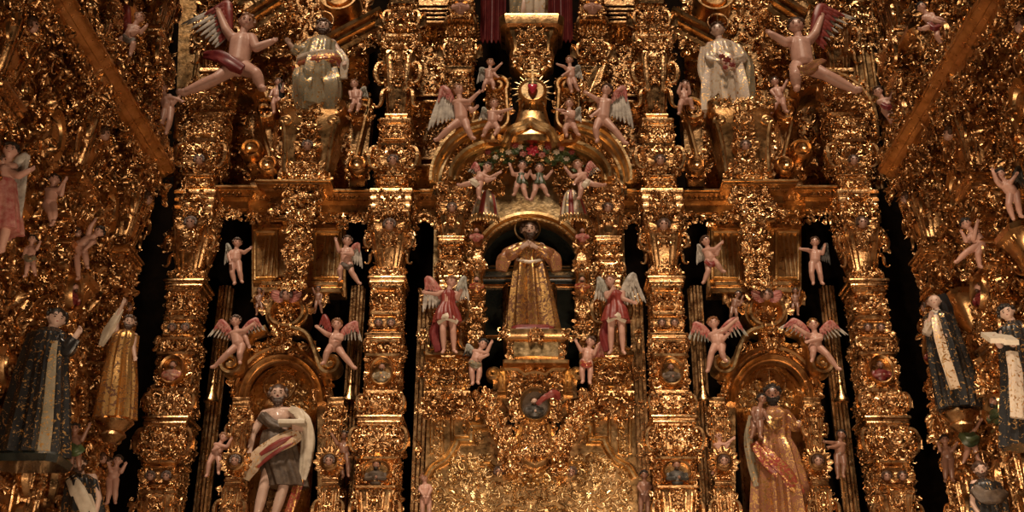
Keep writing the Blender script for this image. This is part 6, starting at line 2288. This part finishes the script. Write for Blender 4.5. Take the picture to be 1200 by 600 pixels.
putto('standing brown putto at the bottom edge, right of the large relief panel',
      'h 755,557 n 755,565 p 755,580 a 748,571,5 b 752,577,8 c 762,571,5 d 758,578,8 e 751,592,4 f 751,606,2 i 759,592,4 j 759,606,2', 5.2, .1, (), 0, 'skin_brown', 'hair_dark')
putto('rosy putto at the bottom edge, left of the large relief panel',
      'h 497,560 n 498,568 p 499,583 a 492,574,5 b 496,580,8 c 505,574,5 d 502,580,8 e 495,595,4 f 495,609,2 i 503,595,4 j 503,609,2', 5.2, .1, (), 0)
# small putti on the scroll brackets of the upper storey
putto('small putto with a dark cloth sitting on the scroll left of the seated saint',
      'h 326,97 n 325,104 p 324,116 a 319,107,5 b 317,112,8 c 331,107,5 d 332,101,8 e 320,122,6 f 321,131,5 i 328,122,6 j 329,130,5', 4.8, -.25, (), .2, hair='hair_brown', cloth=([(328, 98, 2), (330, 112, 3), (331, 128, 2)], [2, 3, 2], 'black'))
putto('small putto with grey wings sitting on the scroll right of the seated saint',
      'h 415,99 n 416,106 p 418,118 a 410,108,5 b 411,114,8 c 423,109,5 d 422,114,8 e 413,123,6 f 411,129,5 i 421,123,6 j 419,129,6', 5, -.25,
      [((421, 107), (428, 102), (431, 113), 'feather_grey', 'feather_grey')], -.2)
putto('small putto curled with raised knee on the scroll left of the white-robed saint',
      'h 803,100 n 801,107 p 802,119 a 795,108,5 b 797,101,8 c 808,109,6 d 807,101,9 e 797,124,7 f 796,132,5 i 809,117,10 j 811,126,8', 5.2, -.25, (), -.1, hair='hair_brown')
putto('small putto with hand to the chin on the scroll right of the white-robed saint',
      'h 908,96 n 910,103 p 914,117 a 904,107,6 b 908,112,9 c 917,105,5 d 921,97,7 e 909,123,7 f 905,131,5 i 918,123,7 j 921,130,5', 5.2, -.25, (), -.3, hair='hair_brown')
putto('tiny putto standing right of the cherub medallion over the left niche',
      'h 373,339 n 373,344 p 373,353 a 369,344,3 b 367,339,4 c 377,347,3 d 376,352,5 e 370,359,3 f 369,366,2 i 376,359,3 j 377,366,2', 3.3, -.1, (), 0, 'skin_brown', 'hair_dark')
putto('tiny putto standing left of the cherub medallion over the left niche',
      'h 304,341 n 304,346 p 304,355 a 300,349,3 b 302,353,4 c 308,347,3 d 309,342,5 e 301,361,3 f 301,368,2 i 307,361,3 j 307,368,2', 3.3, -.1, (), 0, 'skin_brown', 'hair_dark')
putto('tiny brown putto sitting left of the cherub medallion over the right niche',
      'h 865,345 n 863,351 p 860,362 a 868,354,4 b 870,349,5 c 866,358,4 d 869,355,5 e 857,368,4 f 856,374,3 i 863,368,4 j 863,374,3', 3.9, -.1, (), 0, 'skin_brown', 'hair_dark')
putto('tiny brown putto standing right of the cherub medallion over the right niche',
      'h 932,341 n 932,346 p 932,355 a 928,349,3 b 930,353,4 c 936,347,3 d 937,342,5 e 929,361,3 f 929,368,2 i 935,361,3 j 935,368,2', 3.4, -.1, (), 0, 'skin_brown', 'hair_dark')

# ================================================================ FIGURES OF THE SIDE ALTARPIECES
def sy(px, py=300, X=5.14):
    return side_y(px, py, X)


putto('putto with red wing high on the left side altarpiece near the top edge',
      'h 163,21 n 158,30 p 151,44 a 165,38,5 b 170,32,7 c 155,39,6 d 160,37,8 e 139,47,7 f 131,54,5 i 156,52,7 j 153,63,5', 6, sy(150, 40),
      [((152, 31), (148, 8), (122, 14), 'red', 'feather_white')], .4, hair='hair_auburn', cloth=([(144, 42, 5), (151, 48, 8), (158, 46, 5)], [3, 3.5, 3], 'grey_brown'))
putto('putto climbing with bent back below the foot of the left reclining angel',
      'h 190,104 n 193,112 p 197,128 a 203,115,5 b 212,118,7 c 202,122,4 d 208,116,6 e 190,142,6 f 184,160,4 i 199,142,6 j 195,155,4', 6, sy(193, 130),
      [((188, 114), (178, 108), (180, 128), 'feather_pink', 'feather_dark')], .3)
putto('curled putto with dark hair clutching a dark branch on the left side altarpiece',
      'h 64,211 n 62,220 p 58,240 a 70,222,6 b 76,212,7 c 72,228,5 d 74,220,7 e 59,250,6 f 61,262,5 i 64,250,6 j 63,258,5', 6.6, sy(60, 230), (), .5, hair='hair_dark')
putto('striding putto with arm bent over its head on the left side altarpiece',
      'h 116,272 n 109,278 p 95,288 a 106,266,5 b 110,260,7 c 108,284,6 d 100,292,8 e 90,302,6 f 92,325,4 i 100,300,6 j 102,312,4', 6.4, sy(100, 285), (), .5, hair='hair_dark')
f = figure('angel_statue', 'large pale rosy angel with outstretched wing cut by the left edge of the picture', 'statue',
           'h 12,178 n 8,192 p 2,232 a 22,206,6 b 34,200,8 c -12,206,4 d -18,226,6 e 8,262,8 f 2,292,4 i -8,260,6 j -14,290,4', 10, sy(8, 220), PUTTO, .3, 0, 'skin', 'hair_dark')
robe(f, [(212, 3, 15, .8), (232, 2, 18, .85), (256, 0, 22, .85), (272, -2, 24, .85)], 'feather_pink', 'tunic', folds=6, amp=(.04, .14), label='rosy tunic')
wing(f, (16, 196), (30, 184), (20, 262), 'feather_white', 'feather_white')
putto('small dim putto on the left side altarpiece below the large rosy angel',
      'h 38,281 n 37,288 p 35,302 a 30,292,5 b 28,299,6 c 43,292,5 d 46,286,6 e 32,312,5 f 30,322,4 i 39,312,5 j 41,321,4', 5.2, sy(37, 300), (), .2, 'skin', 'hair_dark', ([(28, 300, 5), (35, 304, 8), (42, 302, 5)], [3, 3.5, 3], 'robe_grey'))
# friar in black
Y = sy(50, 440, 4.95)
f = figure('friar_statue', 'tall friar in a black gold-flecked habit with gilded halo, left side altarpiece', 'statue',
           'h 66,374 n 59,390 p 46,440 a 78,410,4 b 90,392,10 c 40,420,4 d 56,428,10 e 46,480,4 f 44,520 i 54,480,4 j 52,520', 11.5, Y, ADULT, .6, .1, 'skin_pale', 'hair_dark', bald=True, root_at=(at(42, 536, Y)[0], Y, at(42, 536, Y)[2]))
robe(f, [(386, 60, 12, .8), (394, 57, 24, .7), (412, 53, 25, .75), (432, 49, 27, .8), (470, 44, 32, .8), (510, 38, 36, .8), (536, 34, 38, .8)], 'robe_black', folds=9, amp=(.02, .16), label='black habit with gold flecks', seed=21)
drape(f, 'cowl', [(46, 388, 4), (55, 396, 9), (66, 398, 9), (72, 390, 4)], [5, 6, 6, 5], 'black', .8, label='black cowl')
drape(f, 'scapular', [(62, 400, 14), (56, 440, 18), (52, 490, 20), (48, 532, 20)], [6, 8, 9, 10], 'robe_grey', .3, label='brocade scapular')
drape(f, 'sleeve', [(70, 396, 3), (78, 410, 6), (88, 396, 10)], [7, 9, 7], 'black', .8, label='black sleeve')
halo(f, 55, 361, 15, 'gold')
pb = MB()
p = at(34, 545, Y)
pb.stack([(p[2] - .02, .34, .26), (p[2] + .05, .36, .28), (p[2] + .08, .33, .25)], p[0], Y, .3)
part('plinth', pb, 'black_green', f['root'])
# figure lifting an arm with white sleeve
Y = sy(128, 400, 4.95)
f = figure('saint_statue', 'small saint lifting an arm in a long white sleeve, left side altarpiece', 'statue',
           'h 152,378 n 148,390 p 140,428 a 136,376,6 b 144,356,8 c 156,405,4 d 158,418,8 e 136,455,4 f 132,482 i 146,455,4 j 142,482', 7.6, Y, ADULT, .3, 0, 'skin_pale', 'hair_brown', beard='hair_brown', root_at=(at(136, 492, Y)[0], Y, at(136, 492, Y)[2]))
robe(f, [(388, 148, 8, .8), (394, 147, 15, .7), (420, 142, 16, .75), (450, 139, 19, .8), (492, 134, 21, .8)], 'robe_umber', folds=8, amp=(.03, .15), label='umber and gold robe', seed=31)
perch(f, 134, 493, 21, 26)
drape(f, 'sleeve', [(142, 362, 6), (134, 376, 7), (126, 390, 6), (118, 405, 3)], [3.5, 5, 5.5, 3], 'white', .6, label='long white sleeve')
# busts low on the left
Y = sy(95, 570, 4.95)
f = figure('saint_statue', 'saint in a white mantle at the bottom edge of the left side altarpiece', 'statue',
           'h 92,545 n 96,558 p 100,610 a 80,585,4 b 84,604,10 c 116,585,4 d 112,604,10 e 96,650,4 f 95,690 i 106,650,4 j 106,690', 9, Y, ADULT, .2, .1, 'skin_pale', 'hair_brown', beard='hair_brown', root_at=(at(100, 700, Y)[0], Y, at(100, 700, Y)[2]))
robe(f, [(557, 96, 10, .8), (563, 96, 18, .7), (590, 97, 22, .75), (640, 99, 27, .8), (700, 101, 30, .8)], 'robe_black', folds=8, amp=(.03, .15), label='black habit', seed=33)
drape(f, 'mantle', [(84, 562, 6), (92, 575, 13), (100, 590, 14), (108, 615, 12)], [7, 9, 9, 9], 'white', .6, label='white mantle')
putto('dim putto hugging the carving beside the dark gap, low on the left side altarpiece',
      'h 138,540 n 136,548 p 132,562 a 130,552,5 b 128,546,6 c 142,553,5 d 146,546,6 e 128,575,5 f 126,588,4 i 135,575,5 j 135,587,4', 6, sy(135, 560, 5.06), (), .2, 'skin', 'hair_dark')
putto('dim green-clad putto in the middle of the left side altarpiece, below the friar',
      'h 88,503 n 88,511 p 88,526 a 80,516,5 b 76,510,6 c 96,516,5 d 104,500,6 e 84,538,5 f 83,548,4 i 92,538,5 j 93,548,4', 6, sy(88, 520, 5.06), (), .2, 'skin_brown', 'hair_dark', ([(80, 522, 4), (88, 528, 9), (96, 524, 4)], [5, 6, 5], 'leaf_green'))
# right side
putto('flying putto with both legs spread high on the right side altarpiece, near the top edge',
      'h 1080,9 n 1086,17 p 1095,30 a 1100,22,5 b 1118,28,7 c 1096,24,6 d 1104,26,8 e 1087,32,7 f 1080,34,5 i 1098,42,7 j 1104,51,5', 6, sy(1094, 28), (), -.4, hair='hair_dark', cloth=([(1088, 27, 6), (1095, 33, 9), (1102, 30, 6)], [3, 3.5, 3], 'red_dark'))
putto('diving putto with red sash below the outstretched leg of the right reclining angel',
      'h 1029,108 n 1034,116 p 1040,128 a 1044,116,5 b 1046,109,7 c 1042,122,5 d 1050,120,6 e 1044,140,6 f 1052,156,4 i 1047,138,6 j 1050,148,4', 6, sy(1040, 130), (), -.4, hair='hair_brown', cloth=([(1034, 122, 6), (1040, 126, 9), (1046, 124, 5)], [3, 3.5, 3], 'red_dark'))
putto('seated putto with dark hair bending forward in the middle of the right side altarpiece',
      'h 1132,263 n 1139,272 p 1150,286 a 1141,280,6 b 1145,262,8 c 1132,282,6 d 1128,274,8 e 1132,296,8 f 1122,306,6 i 1146,298,8 j 1148,311,6', 6.6, sy(1140, 285), (), -.5, hair='hair_dark')
putto('climbing dark-winged putto at the upper right edge of the picture',
      'h 1172,205 n 1177,213 p 1187,228 a 1168,212,5 b 1164,202,7 c 1184,214,5 d 1190,206,6 e 1182,240,6 f 1187,255,4 i 1193,240,6 j 1196,252,4', 6.6, sy(1182, 225), [((1186, 212), (1194, 196), (1204, 220), 'feather_dark', 'feather_dark')], -.4, hair='hair_dark')
Y = sy(1110, 400, 4.95)
f = figure('nun_statue', 'nun in black mantle with white scapular, right side altarpiece beside the dark gap', 'statue',
           'h 1095,354 n 1098,368 p 1108,412 a 1086,388,5 b 1090,372,12 c 1122,388,4 d 1112,392,12 e 1112,448,4 f 1114,478 i 1120,448,4 j 1122,478', 8.5, Y, ADULT, -.4, .05, 'skin_pale', None, root_at=(at(1122, 462, Y)[0], Y, at(1122, 462, Y)[2]))
robe(f, [(366, 1098, 9, .8), (372, 1100, 18, .7), (396, 1106, 20, .75), (425, 1113, 23, .8), (458, 1121, 24, .8), (480, 1125, 23, .8)], 'robe_black', folds=8, amp=(.02, .14), label='black mantle with gold flecks', seed=41)
drape(f, 'scapular', [(1096, 370, 11), (1100, 392, 17), (1108, 420, 20), (1120, 456, 19)], [4.5, 5, 5.5, 6], 'cloak_stripe', .35, label='white and gold scapular')
perch(f, 1125, 483, 20, 24)
drape(f, 'veil', [(1101, 346, -2), (1107, 360, -3), (1112, 376, -2), (1120, 392, -2)], [6.5, 7.5, 7, 6], 'black', .8, label='black veil')
drape(f, 'wimple', [(1092, 366, 4), (1097, 369, 8), (1103, 366, 4)], [3.5, 4, 3.5], 'white', .8, label='white wimple')
drape(f, 'sleeve', [(1090, 376, 5), (1086, 390, 8), (1090, 378, 11)], [4.5, 5, 4], 'robe_white', .8, label='pale sleeve')
Y = sy(1180, 400, 4.95)
f = figure('saint_statue', 'dark-robed saint reading an open white book at the right edge of the picture', 'statue',
           'h 1180,367 n 1188,380 p 1204,430 a 1172,405,5 b 1166,398,14 c 1214,405,4 d 1190,404,14 e 1202,475,4 f 1202,510 i 1214,475,4 j 1214,510', 9.5, Y, ADULT, -.5, .1, 'skin_pale', 'hair_dark', root_at=(at(1206, 524, Y)[0], Y, at(1206, 524, Y)[2]))
robe(f, [(378, 1188, 10, .8), (386, 1190, 20, .7), (410, 1196, 23, .75), (440, 1201, 24, .8), (480, 1204, 27, .8), (524, 1207, 29, .8)], 'robe_black', folds=9, amp=(.02, .16), label='black and gold habit', seed=43)
drape(f, 'mantle', [(1196, 384, 4), (1206, 400, 6), (1208, 430, 5)], [8, 9, 8], 'robe_grey', .8, label='grey-green mantle')
drape(f, 'scapular', [(1186, 412, 20), (1190, 440, 22), (1192, 490, 23)], [6, 7, 8], 'robe_white', .35, label='white and silver scapular')
bk = MB()
for s in (-1, 1):
    p = at(1172 + s * 8, 396 + (2 if s > 0 else 0), Y - 18 * f['m'])
    q = 8.5 * f['m']
    bk.add([(p[0] - q, p[1] + .10, p[2] + .10 + s * .0), (p[0] + q, p[1] + .10, p[2] + .10), (p[0] + q, p[1] - .10, p[2] - .04), (p[0] - q, p[1] - .10, p[2] - .04),
            (p[0] - q, p[1] + .12, p[2] + .06), (p[0] + q, p[1] + .12, p[2] + .06), (p[0] + q, p[1] - .09, p[2] - .09), (p[0] - q, p[1] - .09, p[2] - .09)],
           [[0, 1, 2, 3], [7, 6, 5, 4], [0, 4, 5, 1], [1, 5, 6, 2], [2, 6, 7, 3], [3, 7, 4, 0]])
part('open_book', bk, 'book_page', f['root'], label='open white book')
Y = sy(1155, 570, 4.95)
f = figure('saint_statue', 'dim saint in a fawn cape at the bottom of the right side altarpiece', 'statue',
           'h 1149,551 n 1153,563 p 1160,612 a 1140,590,4 b 1148,604,10 c 1176,590,4 d 1170,604,10 e 1158,650,4 f 1158,690 i 1168,650,4 j 1168,690', 8.5, Y, ADULT, -.2, .1, 'skin_pale', 'hair_brown', beard='hair_brown', root_at=(at(1162, 700, Y)[0], Y, at(1162, 700, Y)[2]))
robe(f, [(562, 1154, 9, .8), (568, 1155, 18, .7), (582, 1158, 20, .75), (640, 1164, 25, .8), (700, 1168, 28, .8)], 'robe_black', folds=8, amp=(.02, .15), label='dark habit', seed=51)
drape(f, 'cape', [(1142, 572, 8), (1153, 582, 13), (1166, 584, 13), (1176, 578, 6)], [7, 9, 9, 7], 'grey_brown', .8, label='fawn cape')
halo(f, 1152, 541, 12, 'gold')
putto('green-clad putto in the right side altarpiece, just below the nun',
      'h 1130,490 n 1132,499 p 1137,515 a 1126,506,5 b 1122,500,7 c 1142,504,5 d 1148,495,7 e 1134,528,5 f 1130,540,4 i 1143,527,5 j 1146,538,4', 6.2, sy(1135, 510, 5.06), (), -.2, 'skin_brown', 'hair_dark', ([(1128, 508, 5), (1136, 516, 10), (1144, 512, 5)], [6, 7, 6], 'green'))
putto('rosy half-hidden putto low on the right side altarpiece beside the dark gap',
      'h 1107,516 n 1108,524 p 1111,538 a 1102,528,5 b 1100,522,6 c 1116,528,5 d 1120,522,6 e 1108,550,5 f 1108,562,4 i 1115,550,5 j 1116,561,4', 5.6, sy(1110, 540, 5.06), (), -.2, 'skin_brown', 'hair_dark')
